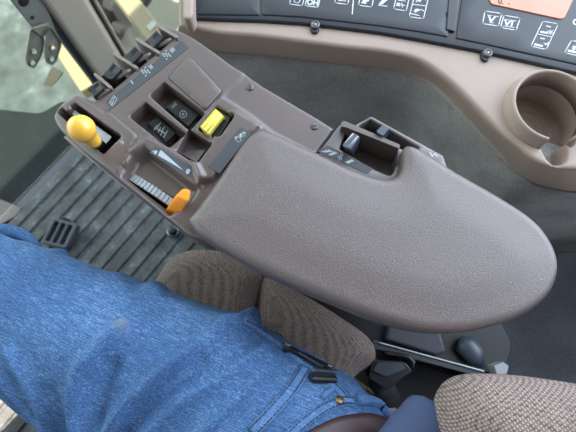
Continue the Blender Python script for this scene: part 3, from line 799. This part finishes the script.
# speed dial, its decal and the orange tab
d4 = decal([(149.5, 152.5), (155.5, 146), (195, 168), (187, 177)], ZH + .0045)
icon('range_symbol', fills=[[(160.8, 149.8), (157.6, 155.2), (183.6, 170.4)], [(153.5, 152.6), (155.5, 150), (157.6, 151.4), (156.5, 153.6), (154.6, 154.4)], [(152, 151), (154, 150.4), (154, 152.4)],
     [(185.6, 172.8), (186.2, 169.8), (188.4, 168.6), (190.4, 169.6), (190, 172.2), (187.6, 174.4)]], z=ZH + .00505, parent=d4, mat=M['symbol'])
da, db = P(128.5, 174.5, .689), P(176, 205.5, .689)
dax = (db - da); dl = dax.length; dn = dax.normalized(); across = Vector((-dn.y, dn.x, 0)); RD = .075
mid = (da + db) / 2; cz = .6935 - RD
def dial():
    "drum on a cross axle: a toothed strip shows in the slot"
    parts = []; N = 40; V = []; Fc = []
    hw_ = .0042; span = dl / 2 / RD
    K = 13; prof = []
    for k in range(K):
        c0 = -span + 2 * span * (k + .5) / K; h = 2 * span / K
        prof += [(c0 - h * .5, -.0018), (c0 - h * .36, 0), (c0 + h * .30, 0), (c0 + h * .42, -.0018)]
    for th, dr in prof:
        for s in (-1, 1):
            V.append(mid + dn * (RD + dr) * math.sin(th) + across * hw_ * s + Vector((0, 0, cz - mid.z + (RD + dr) * math.cos(th))))
    n = len(prof); nb = len(V)
    for th, dr in prof:
        for s in (-1, 1):
            V.append(mid + dn * (RD - .012) * math.sin(th) + across * hw_ * s + Vector((0, 0, cz - mid.z + (RD - .012) * math.cos(th))))
    for i in range(n - 1):
        a = 2 * i; Fc += [[a, a + 1, a + 3, a + 2], [nb + a, nb + a + 2, nb + a + 3, nb + a + 1], [a, a + 2, nb + a + 2, nb + a], [a + 1, nb + a + 1, nb + a + 3, a + 3]]
    Fc += [[0, nb, nb + 1, 1], [nb - 2, nb - 1, 2 * nb - 1, 2 * nb - 2]]
    return mesh('ribbed_dial', V, Fc)
rd_ = link('ribbed_dial', dial(), M['dial'], ar, smooth=False, label='ribbed grey dial strip')
def tab():
    base = [(164.5, 212), (172, 200), (185, 206), (179.5, 219)]
    top = [(177, 196), (184, 188), (191, 190.5), (189, 201)]
    bz, tz = .688, .716
    lo_ = PP(rpoly(base, 2.5, 3), bz); hi_ = PP(rpoly(top, 2.5, 3), tz)
    V = []; n = len(lo_); Fc = []
    lv = [(0, 0), (.25, .3), (.6, .68), (.9, .96), (1, 1)]
    for t, tz_ in lv:
        for a, b in zip(lo_, hi_): 
            q = a.lerp(b, t); q.z = bz + (tz - bz) * tz_; V.append(q)
    for i in range(len(lv) - 1):
        for k in range(n): Fc.append([i * n + k, i * n + (k + 1) % n, (i + 1) * n + (k + 1) % n, (i + 1) * n + k])
    Fc += [list(range(n)), list(range(len(V) - n, len(V)))]
    return mesh('orange_tab', V, Fc)
link('orange_tab', tab(), M['orange'], ar, smooth=True, bevel=.0012, label='bright orange pointer tab')
# slotted screws on the rear deck
for (x, y, a) in ((250, 87.5, .9), (314.5, 126.5, 2.4)):
    z0 = zat(x, y); c = P(x, y, z0)
    s_ = link('screw', mesh('screw', *lathe_vf([(.0044, -.001), (.0044, .0006), (.0038, .0012), (.0022, .0013)], c, n=20)), M['screwsteel'], house)
    dx, dy = math.cos(a) * .0036, math.sin(a) * .0036
    v, f = box_vf(c + Vector((0, 0, .0013)), (dx, dy, 0), (-dy * .16, dx * .16, 0), (0, 0, .0001))
    link('screw_slot', mesh('screw_slot', v, f), M['pit'], s_, smooth=False)
# rear lever box
lb_o = rpoly([(335.5, 128.5), (341, 122.5), (354, 125), (358, 122), (371.5, 114.5), (444.5, 154.5), (452, 178), (420, 200), (369, 190), (318, 152)], [0, 1, 1, 1, 2, 2, 2, 2, 2, 0], 3)
bayA = rpoly([(340, 148), (346, 131), (398, 151), (398, 163), (392, 176), (374, 168)], [2, 2, 2, 2, 6, 3], 3)
bayB = rpoly([(358.5, 125.5), (371, 118), (420, 146.5), (416, 153), (400, 147)], [1, 1.5, 1.5, 1.5, 1.5], 3)
lbz = lambda p: ZH - .0025 + 0 * np.asarray(p)[:, 0]
lbox = slab('lever_box', M['deck'], ar, A2(lb_o), lbz, lambda p: .668, .0018, [(A2(bayA), .0015, .670), (A2(bayB), .0015, .6695)], .005)
link('seam', mesh('seam', *strokes_vf([[(336, 127), (317.2, 152)]], .0011, ZH - .0021)), M['pit'], lbox, smooth=False)
dvp = rpoly([(340.8, 128), (341, 122.8), (344.5, 121.8), (399.5, 145.5), (399, 149.5), (344, 127.5)], [1.5, 1.5, 1.5, 1, 1, 2], 3)
prism('bulkhead', M['housing'], lbox, dvp, ZH + .010, .672, .0012, zref=ZH + .008)
d5 = decal([(317.5, 151), (327, 145), (373, 168.5), (367, 174)], ZH - .0025, lbox)
icon('ramp_symbol', [[(337.5, 156.5), (342.5, 153.8)], [(338.2, 158), (343.2, 155.2)], [(339.5, 160.5), (339.5, 156.5), (341.5, 159.8), (341.5, 156)]], .0008, z=ZH - .0019, parent=d5, mat=M['symbol'])
icon('ramp_symbol', fills=[[(321, 151.6), (329, 149.6), (333, 151.6), (325, 152.4)], [(328, 154.6), (334, 151.4), (338, 153.4), (331, 155.6)], [(345, 162), (352, 159.2), (354.5, 161), (348, 163.6)]], z=ZH - .0019, parent=d5, mat=M['symbol'])
icon('hitch_symbol', [[(430, 152.6), (433, 156.8)], [(434.6, 153.2), (437, 156.8)], [(431, 155.6), (436, 154.4)]], .001, z=ZH - .0022, parent=lbox, mat=M['print'])
icon('dot_symbol', fills=[[(432, 161), (434, 161), (434, 163), (432, 163)], [(427, 158), (428.4, 158), (428.4, 159.4), (427, 159.4)]], z=ZH - .0022, parent=lbox, mat=M['print'])
def tip_lever(lo, hi, w, th, name='hitch_lever', zl=.672, zh_=.722):
    a = P(*lo, zl); b = P(*hi, zh_)
    t = (b - a); side = Vector(P(hi[0] + 8, hi[1] + 4.5, zh_) - b).normalized()
    nrm = t.cross(side).normalized(); side = nrm.cross(t).normalized(); parts = []
    V, Fc = [], []; n = 16
    lv = [(0, .7), (.3, .75), (.55, .95), (.8, 1), (.94, .9), (1, .62)]
    for s, k in lv:
        c = a + t * s
        for i in range(n):
            an = 2 * math.pi * i / n; cx, sx = math.cos(an), math.sin(an)
            cx = math.copysign(abs(cx) ** .55, cx); sx = math.copysign(abs(sx) ** .55, sx)
            V.append(c + side * w * k * cx + nrm * th * k * sx)
    for j in range(len(lv) - 1):
        for i in range(n): Fc.append([j * n + i, j * n + (i + 1) % n, (j + 1) * n + (i + 1) % n, (j + 1) * n + i])
    Fc += [list(range(n)), list(range(len(V) - n, len(V)))]
    return link(name, mesh(name, V, Fc), M['lever'], ar)
def block_lever(top, base, zt, zb):
    t_ = PP(rpoly(top, 1.6, 3), zt); b_ = PP(rpoly(base, 1.6, 3), zb)
    return link('hitch_lever', mesh('hitch_lever', *prism_vf(t_, b_)), M['lever'], ar, smooth=False, bevel=.0012)
l1 = block_lever([(342, 145.5), (352.5, 132.5), (360, 136.5), (350.5, 149.5)], [(345, 152.5), (353, 141), (360.5, 145), (354.5, 157)], .722, .674)
for (p0_, p1_) in (((345, 143.4), (353.2, 133.6)), ((349, 147.2), (357.6, 136.4))):
    link('lever_ridge', mesh('lever_ridge', *tube_vf([P(*p0_, .7222), P(*p1_, .7222)], .0009, 8)), M['dial'], l1)
l2 = block_lever([(376, 131.5), (383, 124.5), (389, 128.5), (383, 136)], [(378, 139), (384.5, 131), (390.5, 135), (385, 142)], .714, .674)
# the pad
pad_t = [(190, 221), (196, 213), (220, 180), (243, 146), (256, 134), (268, 133.5), (300, 147.5), (317, 155), (345, 168.5), (369, 177.5), (386, 181), (396.5, 177), (400.5, 166),
         (401, 153), (406.5, 147.8), (420, 152.5), (455, 174.5), (500, 200.5), (531, 222), (548, 244), (554.5, 265), (551, 285), (538, 303), (515, 318), (480, 329), (445, 333.5), (410, 330), (370, 318.5), (330, 302.5), (290, 285.5), (250, 266), (215, 246), (196, 232.5)]
ZPAD = .722
padpoly = P2(crom(pad_t, 4), .711)
pc = np.array(P2([(390, 245)], .71)[0])
def zpad(p):
    p = np.asarray(p, float); d = np.minimum(pdist(p, padpoly), .05)
    return ZPAD + .0035 * sstep(d / .05)
slab('arm_pad', M['vinyl'], ar, padpoly, zpad, .692, .0095, step=.0045, label='grained brown-grey vinyl pad')
padlow = [(c_ + (pc - c_) * .05) for c_ in np.array(padpoly)]
slab('pad_tray', M['black'], ar, [tuple(v) for v in padlow], .696, .682, .003, step=.01)
# beam under the pad carrying the whole armrest from the seat
pb = PP([(255, 232), (330, 205), (420, 245), (395, 285), (300, 268)], .683)
link('support_beam', mesh('support_beam', *prism_vf(pb, [Vector((v.x, v.y, .64)) for v in pb])), M['black'], ar, smooth=False, bevel=.006)
b0 = P(375, 255, .64)
link('support_post', mesh('support_post', *box_vf((b0.x + .015, b0.y, .41), (.02, 0, 0), (0, .035, 0), (0, 0, .24))), M['black'], ar, smooth=False, bevel=.008)
# side face under the left edge, its warm reflected light put in as beige
sh = [(186, 233), (170, 222), (150, 205), (120, 184), (86, 156), (62, 136), (70, 136), (120, 172), (170, 200), (200, 225), (205, 240)]
prism('warm_lit_skirt', M['beige'], ar, rpoly(sh, 4, 3), .652, .635, .004, zref=.652)

# ------------------------------------------------------------------ driver seat
se = thing('driver_seat', 'brown-grey woven fabric seat under and behind the person in jeans', 'seat', (-.1, -.15, .011))
def pillow(name, px, zt, zb, r, crown=0, cr=.05, zref=None, step=.008, mat='fabric', world=None):
    poly = world or P2(crom(px, 5), zref or zt)
    z = (lambda p: zt + crown * sstep(np.minimum(pdist(p, poly), cr) / cr)) if crown else zt
    return slab(name, M[mat], se, poly, z, zb, r, step=step)
pillow('side_bolster', [(147, 290), (154, 272), (166, 256), (183, 247.5), (205, 246), (232, 252), (262, 268), (262, 290), (256, 310), (252, 350), (200, 360), (160, 330)], .545, .44, .028, .006, .04)
pillow('side_bolster', [(257, 290), (262, 276), (280, 280), (310, 296), (345, 318), (370, 336), (379, 352), (374, 366), (358, 378), (330, 410), (285, 400), (258, 350)], .545, .42, .024, .005, .04)
pillow('cushion', None, .50, .36, .045, .01, .1, step=.014, world=rpoly([(-.48, .17), (-.03, .17), (.01, .08), (.02, -.2), (-.02, -.34), (-.5, -.34)], .05, 6))
bk = pillow('backrest_bolster', [(436, 418), (438, 397), (448, 382), (466, 375), (500, 374.5), (545, 379), (590, 390), (640, 420), (640, 500), (560, 520), (480, 500), (446, 460)],   .775, .70, .036, .008, .05, zref=.708, step=.008)
bv = prism_vf([Vector(v) for v in ((-.47, -.47, 1.12), (-.04, -.47, 1.12), (-.04, -.56, 1.12), (-.47, -.56, 1.12))], [Vector(v) for v in ((-.5, -.42, .45), (.0, -.42, .45), (.0, -.53, .45), (-.5, -.53, .45))])
link('backrest', mesh('backrest', *bv), M['fabric'], se, smooth=False, bevel=.04, seg=4)
link('seat_base', mesh('seat_base', *box_vf((-.23, -.1, .19), (.2, 0, 0), (0, .2, 0), (0, 0, .179))), M['rubber'], se, smooth=False, bevel=.03)
# mechanism between seat and armrest
prism('side_cover', M['black'], se, rpoly([(300, 285), (388, 322), (500, 322), (512, 345), (505, 372), (478, 372), (385, 345), (300, 315)], 4, 3), .47, .30, .012, zref=.47)
prism('cover_panel', M['darkgrey'], se, rpoly([(390, 322), (440, 330), (446, 352), (438, 356), (386, 340)], 3, 3), .485, .46, .006, zref=.485)
a, b = P(462, 338, .48), P(482, 366, .48)
link('cover_boss', mesh('cover_boss', *tube_vf([a, a.lerp(b, .2), a.lerp(b, .7), b], [.006, .017, .014, .006], 16, .7)), M['lever'], se)
def bar(name, p0, p1, wd, z, th, mat):
    p0, p1 = P(*p0, z), P(*p1, z); t = (p1 - p0); n = Vector((-t.y, t.x, 0)).normalized()
    return link(name, mesh(name, *box_vf((p0 + p1) / 2, t / 2, n * wd / 2, (0, 0, th / 2))), M[mat], se, smooth=False, bevel=.0012)
bar('slide_rail', (372, 344), (484, 374), .011, .50, .006, 'darkgrey')
bar('rail_edge', (378, 342.5), (484, 371.5), .0022, .504, .004, 'steel')
prism('rail_bracket', M['dial'], se, [(494, 366), (503, 362), (509, 366), (507, 374), (497, 375)], .512, .49, .001)
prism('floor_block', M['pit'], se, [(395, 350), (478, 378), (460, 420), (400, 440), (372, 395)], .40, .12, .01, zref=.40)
# buckle
bu = thing('seat_belt_buckle', 'black seat belt buckle between the hip and the seat rail', 'buckle', P(385, 380, .40))
prism('buckle_body', M['black'], bu, rpoly([(372, 360), (404, 362), (412, 371), (398, 380), (388, 391), (368, 378)], 4, 3), .535, .50, .006, zref=.53)
prism('press_button', M['darkgrey'], bu, rpoly([(377, 362), (402, 364), (405, 369), (386, 377), (372, 371)], 3, 3), .5385, .534, .0015, zref=.535)
link('stalk', mesh('stalk', *tube_vf([P(352, 368, .50), P(362, 362, .52), P(374, 366, .52)], [.008, .012, .012], 12, .6)), M['rubber'], bu)
link('stalk', mesh('stalk', *tube_vf([P(376, 378, .515), P(386, 392, .505), P(392, 400, .47), P(394, 404, .40)], [.013, .016, .014, .012], 12, .6)), M['rubber'], bu)
link('belt_guide', mesh('belt_guide', *tube_vf([P(385, 353, .525), P(408, 357, .53), P(413, 362, .53), P(411, 370, .53)], .0035, 10)), M['black'], bu)

# ------------------------------------------------------------------ person
pe_ = thing('person', 'person in blue jeans and brown belt sitting with the right thigh by the armrest', 'person', (-.2, -.1, .011))
def seg(bm, path, rx, rz=None):
    rz = rz or rx; n = 20; rings = []
    path = [Vector(p) for p in path]
    for i, p in enumerate(path):
        t = (path[min(i + 1, len(path) - 1)] - path[max(i - 1, 0)]).normalized()
        s = t.cross(Vector((0, 0, 1)))
        if s.length < .2: s = t.cross(Vector((0, 1, 0)))
        s.normalize(); q = s.cross(t)
        rings.append([bm.verts.new(p + rx[i] * math.cos(2 * math.pi * k / n) * s + rz[i] * math.sin(2 * math.pi * k / n) * q) for k in range(n)])
    for a, b in zip(rings[:-1], rings[1:]):
        for k in range(n): bm.faces.new((a[k], a[(k + 1) % n], b[(k + 1) % n], b[k]))
    bm.faces.new(rings[0][::-1]); bm.faces.new(rings[-1])
bm = bmesh.new()
# right thigh, shin; left thigh, shin; pelvis and waist
seg(bm, [(-.105, -.20, .60), (-.086, -.08, .605), (-.104, .03, .604), (-.138, .16, .603), (-.166, .28, .60), (-.181, .36, .595), (-.205, .42, .57)], [.092, .100, .0995, .0905, .0755, .070, .058], [.085, .092, .088, .084, .078, .074, .05])
seg(bm, [(-.196, .355, .605), (-.195, .40, .52), (-.20, .43, .38), (-.225, .44, .22), (-.25, .44, .07)], [.07, .072, .066, .056, .054])
seg(bm, [(-.27, -.20, .59), (-.33, -.08, .60), (-.40, .05, .60), (-.47, .17, .60), (-.53, .26, .59), (-.56, .30, .56)], [.09, .1, .096, .088, .08, .06], [.085, .09, .086, .08, .074, .05])
seg(bm, [(-.535, .25, .60), (-.56, .30, .5), (-.60, .33, .34), (-.63, .35, .2), (-.65, .36, .07)], [.068, .07, .062, .056, .054])
seg(bm, [(-.18, -.10, .60), (-.18, -.18, .62), (-.19, -.25, .66), (-.21, -.285, .74), (-.215, -.30, .80)], [.12, .175, .178, .165, .15], [.07, .10, .112, .115, .11])
bmesh.ops.recalc_face_normals(bm, faces=bm.faces)
me = bpy.data.meshes.new('b'); bm.to_mesh(me); bm.free()
ob = bpy.data.objects.new('b', me); C.objects.link(ob)
m_ = ob.modifiers.new('r', 'REMESH'); m_.mode = 'VOXEL'; m_.voxel_size = .0045
m_ = ob.modifiers.new('s', 'SMOOTH'); m_.iterations = 14; m_.factor = .6
dg = bpy.context.evaluated_depsgraph_get(); body = bpy.data.meshes.new_from_object(ob.evaluated_get(dg))
bpy.data.objects.remove(ob)
n = len(body.vertices); co = np.empty(n * 3); body.vertices.foreach_get('co', co); co = co.reshape(-1, 3)
no = np.array([v.normal[:] for v in body.vertices])
# creases of the cloth: (pixel polyline at thigh height, height, half width)
folds = [([(16, 432), (2, 400), (-16, 372)], .0015, .008), ([(44, 436), (30, 405), (10, 378), (-10, 360)], .0035, .007), ([(50, 436), (45, 405), (37, 380), (20, 350)], .0035, .007), ([(88, 432), (86, 405), (92, 372), (112, 346), (128, 330)], .0080, .010),
         ([(70, 432), (66, 405), (60, 390)], -.002, .008), ([(108, 420), (112, 390), (122, 365)], -.004, .010), ([(112, 434), (140, 398), (175, 365), (215, 338), (246, 320)], .0080, .011), ([(150, 434), (185, 400), (232, 372), (262, 352)], .005, .010), ([(130, 432), (160, 398), (205, 360)], -.004, .009),
         ([(200, 432), (240, 395), (272, 362)], .004, .009), ([(100, 268), (120, 288), (128, 306)], .002, .010), ([(140, 285), (160, 305), (200, 318), (235, 322)], .004, .010), ([(0, 236), (40, 262), (100, 290)], .002, .02),
         ([(-6, 222), (12, 226), (36, 241)], .006, .006)]
top = no[:, 2] > -.2
for pl, amp, wd in folds:
    q = np.array(P2(pl, .66)); sel = np.where((pdist(co[:, :2], q, False) < wd * 3.2) & (co[:, 2] > .45))[0]
    d = pdist(co[sel, :2], q, False)
    co[sel] += no[sel] * (2.0 * amp * np.exp(-(d / (.75 * wd)) ** 2))[:, None]
rs = np.sin(co[:, 0] * 61 + co[:, 1] * 23) * np.sin(co[:, 1] * 47 - co[:, 0] * 31 + co[:, 2] * 40)
co += no * (rs * .0012)[:, None]
body.vertices.foreach_set('co', co.ravel()); body.update(); body.name = 'jeans'
tree = BVHTree.FromPolygons([tuple(v) for v in co], [tuple(p.vertices) for p in body.polygons])
link('jeans', body, M['denim'], pe_)
link('cloth_fold', mesh('cloth_fold', *tube_vf([P(x, y, .60) for x, y in ((-20, 232), (-4, 231), (9, 231.5), (20, 234), (30, 239), (40, 246))], [.010, .010, .009, .008, .006, .002], 14)), M['denim'], pe_)
def on_body(x, y):
    o = Vector(CAM); d = (P(x, y, .3) - o).normalized()
    h = tree.ray_cast(o, d)
    return (h[0], h[1]) if h[0] is not None else (P(x, y, .62), Vector((0, 0, 1)))
def strip(name, pts, wd, th, mat, sub=6, stitches=0, parent=None):
    "cloth strip lying on the body along a traced line"
    pl = crom(pts, sub, False); ps = [on_body(*p) for p in pl]; V, Fc = [], []
    for i, (p, nn) in enumerate(ps):
        t = (ps[min(i + 1, len(ps) - 1)][0] - ps[max(i - 1, 0)][0]).normalized(); s = nn.cross(t).normalized()
        for k, h in ((-1, -.001), (-.92, th), (-.5, th * 1.15), (.5, th * 1.15), (.92, th), (1, -.001)): V.append(p + s * wd / 2 * k + nn * h)
    for i in range(len(ps) - 1):
        for k in range(5): Fc.append([i * 6 + k, i * 6 + k + 1, (i + 1) * 6 + k + 1, (i + 1) * 6 + k])
    Fc += [list(range(6)), list(range(len(V) - 6, len(V)))]
    o = link(name, mesh(name, V, Fc), M[mat], parent or pe_)
    if stitches:
        parts = []
        for i in range(0, len(ps) - 1):
            (p, nn), (p2, _) = ps[i], ps[i + 1]
            t = (p2 - p); L = t.length; t.normalize(); s = nn.cross(t).normalized()
            m = max(1, int(L / .0042))
            for j in range(m):
                c = p + t * L * (j + .5) / m + nn * (th * 1.15 + .0002)
                for sg in ((-.62, .62) if stitches == 2 else (.3,)):
                    parts.append(box_vf(c + s * wd / 2 * sg, t * .0014, s * .0005, nn * .0003))
        so_ = link('stitching', mesh('stitching', *merge(parts)), M['thread'], o, smooth=False); so_['kind'] = 'stuff'
    return o
strip('side_seam', [(244, 321), (254, 327), (267, 336), (283, 347), (301, 362), (320, 376), (338, 390), (346, 400)], .008, .0022, 'seam', stitches=1)
strip('pocket_hem', [(252, 432), (270, 414), (288, 394), (298, 380), (305, 368)], .012, .0024, 'seam', stitches=2)
strip('fly_hem', [(286, 440), (303, 424), (322, 410), (342, 402), (352, 402)], .010, .0026, 'seam', stitches=2)
strip('coin_hem', [(322, 398), (330, 391), (338, 386)], .006, .0022, 'seam')
p_, nn = on_body(338, 402)
link('rivet', mesh('rivet', *lathe_vf([(.0045, .002), (.0045, .0044), (.003, .0052), (.0012, .0054)], p_, nn, 16)), M['brass'], pe_)
strip('belt', [(300, 456), (322, 441), (345, 431), (372, 427), (400, 433), (420, 445)], .026, .0035, 'belt')
strip('belt_loop', [(357, 402), (366, 402), (378, 406), (388, 414), (394, 424)], .010, .0062, 'seam')
# pocket knife clipped in the pocket
p0, n0_ = on_body(286, 352); p1, n1_ = on_body(328, 374)
kn = thing('pocket_knife', 'black pocket knife clipped in the jeans pocket near the belt', 'knife', p0)
def rod(name, a, b, wd, th, lift, mat, bev):
    a_, na_ = on_body(*a); b_, nb_ = on_body(*b); nn = (na_ + nb_).normalized(); a_ = a_ + nn * lift; b_ = b_ + nn * lift
    t = b_ - a_; s = nn.cross(t).normalized(); u = t.normalized().cross(s)
    return link(name, mesh(name, *box_vf((a_ + b_) / 2, t / 2, s * wd / 2, u * th / 2)), M[mat], kn, smooth=False, bevel=bev)
rod('clip', (286, 352), (330, 374), .0075, .004, .006, 'black', .0015)
rod('clip_edge', (296, 358.5), (320, 373), .0012, .0014, .0082, 'steel', 0)
cp0, cn = on_body(285, 351)
link('clip_end', mesh('clip_end', *lathe_vf([(.003, 0), (.0036, .008), (.0028, .0105)], cp0, cn, 14)), M['screwsteel'], kn)
h_ = rod('handle', (309, 380), (335, 381.5), .011, .007, .004, 'black', .003)
rod('handle_band', (310, 376.6), (334, 378), .003, .002, .0096, 'steel', .0005)
cp1, cn = on_body(327, 372)
link('pivot_screw', mesh('pivot_screw', *lathe_vf([(.0024, .006), (.0024, .009), (.0012, .0094)], cp1, cn, 12)), M['steel'], kn)
# shirt
bm = bmesh.new()
seg(bm, [(-.205, -.235, .668), (-.207, -.25, .69), (-.212, -.28, .76), (-.22, -.30, .86), (-.23, -.31, .98), (-.24, -.315, 1.06)], [.19, .196, .182, .178, .185, .17], [.12, .132, .132, .128, .125, .10])
seg(bm, [(-.20, -.30, .705), (-.09, -.225, .70), (-.02, -.178, .693), (.04, -.172, .688)], [.10, .10, .078, .055], [.06, .05, .035, .026])
me = bpy.data.meshes.new('shirt'); bm.to_mesh(me); bm.free()
ob = bpy.data.objects.new('b', me); C.objects.link(ob)
m_ = ob.modifiers.new('r', 'REMESH'); m_.mode = 'VOXEL'; m_.voxel_size = .006
m_ = ob.modifiers.new('s', 'SMOOTH'); m_.iterations = 10; m_.factor = .6
dg = bpy.context.evaluated_depsgraph_get(); me = bpy.data.meshes.new_from_object(ob.evaluated_get(dg))
bpy.data.objects.remove(ob); me.name = 'shirt'
link('shirt', me, M['shirt'], pe_)
sd = [(372, 440), (392, 422), (420, 414.5), (448, 417), (462, 440)]
for sx, (fx, fy) in ((1, (-.25, .44)), (-1, (-.65, .36))):
    v, f = tube_vf([(fx, fy - .09, .045), (fx, fy - .06, .05), (fx, fy + .02, .055), (fx - .005 * sx, fy + .12, .045), (fx - .01 * sx, fy + .18, .035)], [.03, .042, .044, .046, .02], 16, .8)
    link('boot', mesh('boot', v, f), M['rubber'], pe_)

# ------------------------------------------------------------------ hinge bracket on the pillar
hb = thing('hinge_bracket', 'galvanised two-eared bracket bolted on the pillar edge', 'bracket', (.19, .765, .2))
YB = .772
def at_y(x, y, Y):
    v = D_ * F + R_ * (x - 288) - UP_ * (y - 216); t = Y / v[1]; return Vector(CAM + v * t)
def plate_y(name, px, Y, th, mat, hs=(), r=4):
    "plate in the plane y = Y, cut to a traced outline, with real holes"
    pts = [at_y(x, y, Y) for x, y in rpoly(px, r, 4)]
    o2 = [(p.x, p.z) for p in pts]; hp = []
    for (hx, hy, hr) in hs:
        c = at_y(hx, hy, Y); hp.append(([(c.x + hr * math.cos(2 * math.pi * k / 14), c.z + hr * math.sin(2 * math.pi * k / 14)) for k in range(14)], .0006, -th))
    me = slab_mesh(name, o2, 0, -th, .0012, hp, .012)
    # drop hole floors so that the holes go through
    bm = bmesh.new(); bm.from_mesh(me)
    bm.faces.ensure_lookup_table()
    kill = [f for f in bm.faces if len(f.verts) > 6]
    bmesh.ops.delete(bm, geom=kill, context='FACES_ONLY')
    for v in bm.verts: v.co = Vector((v.co.x, Y + v.co.z, v.co.y))
    bmesh.ops.recalc_face_normals(bm, faces=bm.faces); bm.to_mesh(me); bm.free()
    return me
link('back_bar', mesh('back_bar', *prism_vf([at_y(x, y, YB) for x, y in ((-5, -20), (18, -22), (47, 8), (60, 40), (58, 50), (33, 28))], [at_y(x, y, YB) + Vector((0, .008, 0)) for x, y in ((-5, -20), (18, -22), (47, 8), (60, 40), (58, 50), (33, 28))])), M['barsteel'], hb, smooth=False, bevel=.002)
for (x, y, r_) in ((24, 1, .011), (32.5, 17.5, .004)):
    c = at_y(x, y, YB - .001)
    link('bolt_hole', mesh('bolt_hole', *lathe_vf([(r_, 0), (r_ * .8, .001)], c, (0, -1, 0), 16)), M['pit'], hb)
# U-shaped clevis: web and two ears standing off the bar towards the cab
def ear(px, hs):
    "ear outline traced in a plane tilted away from the bar"
    a = at_y(*px[0], YB - .004); pts = []
    return a
wb = [at_y(x, y, YB - .004) for x, y in ((30, 27), (47, 22), (48.5, 36), (31, 31))]
link('web', mesh('web', *prism_vf([v + Vector((0, -.006, 0)) for v in wb], wb)), M['galv'], hb, smooth=False, bevel=.001)
def earplate(name, px, hs, Y0, th):
    me = plate_y(name, px, Y0, th, None, hs)
    return link(name, me, [M['galv']], hb, smooth=False)
earplate('ear', [(29, 27), (36, 32), (43.5, 37), (42, 50), (38, 60), (32.5, 68), (27, 66), (24, 58)], [(33, 51, .0055), (31.5, 62, .0055)], YB - .03, .004)
earplate('ear', [(43.5, 37), (48.5, 25), (61, 43), (58, 52), (54.5, 62), (50, 65.5), (45, 62), (43, 52)], [(52, 47, .0055), (51, 58.5, .0055)], YB - .012, .004)
tg = prism('hanging_tag', M['cream'], hb, [(52, 66), (63, 72), (58, 79), (51, 86), (43.5, 84), (48, 74)], .155, .152, 0)
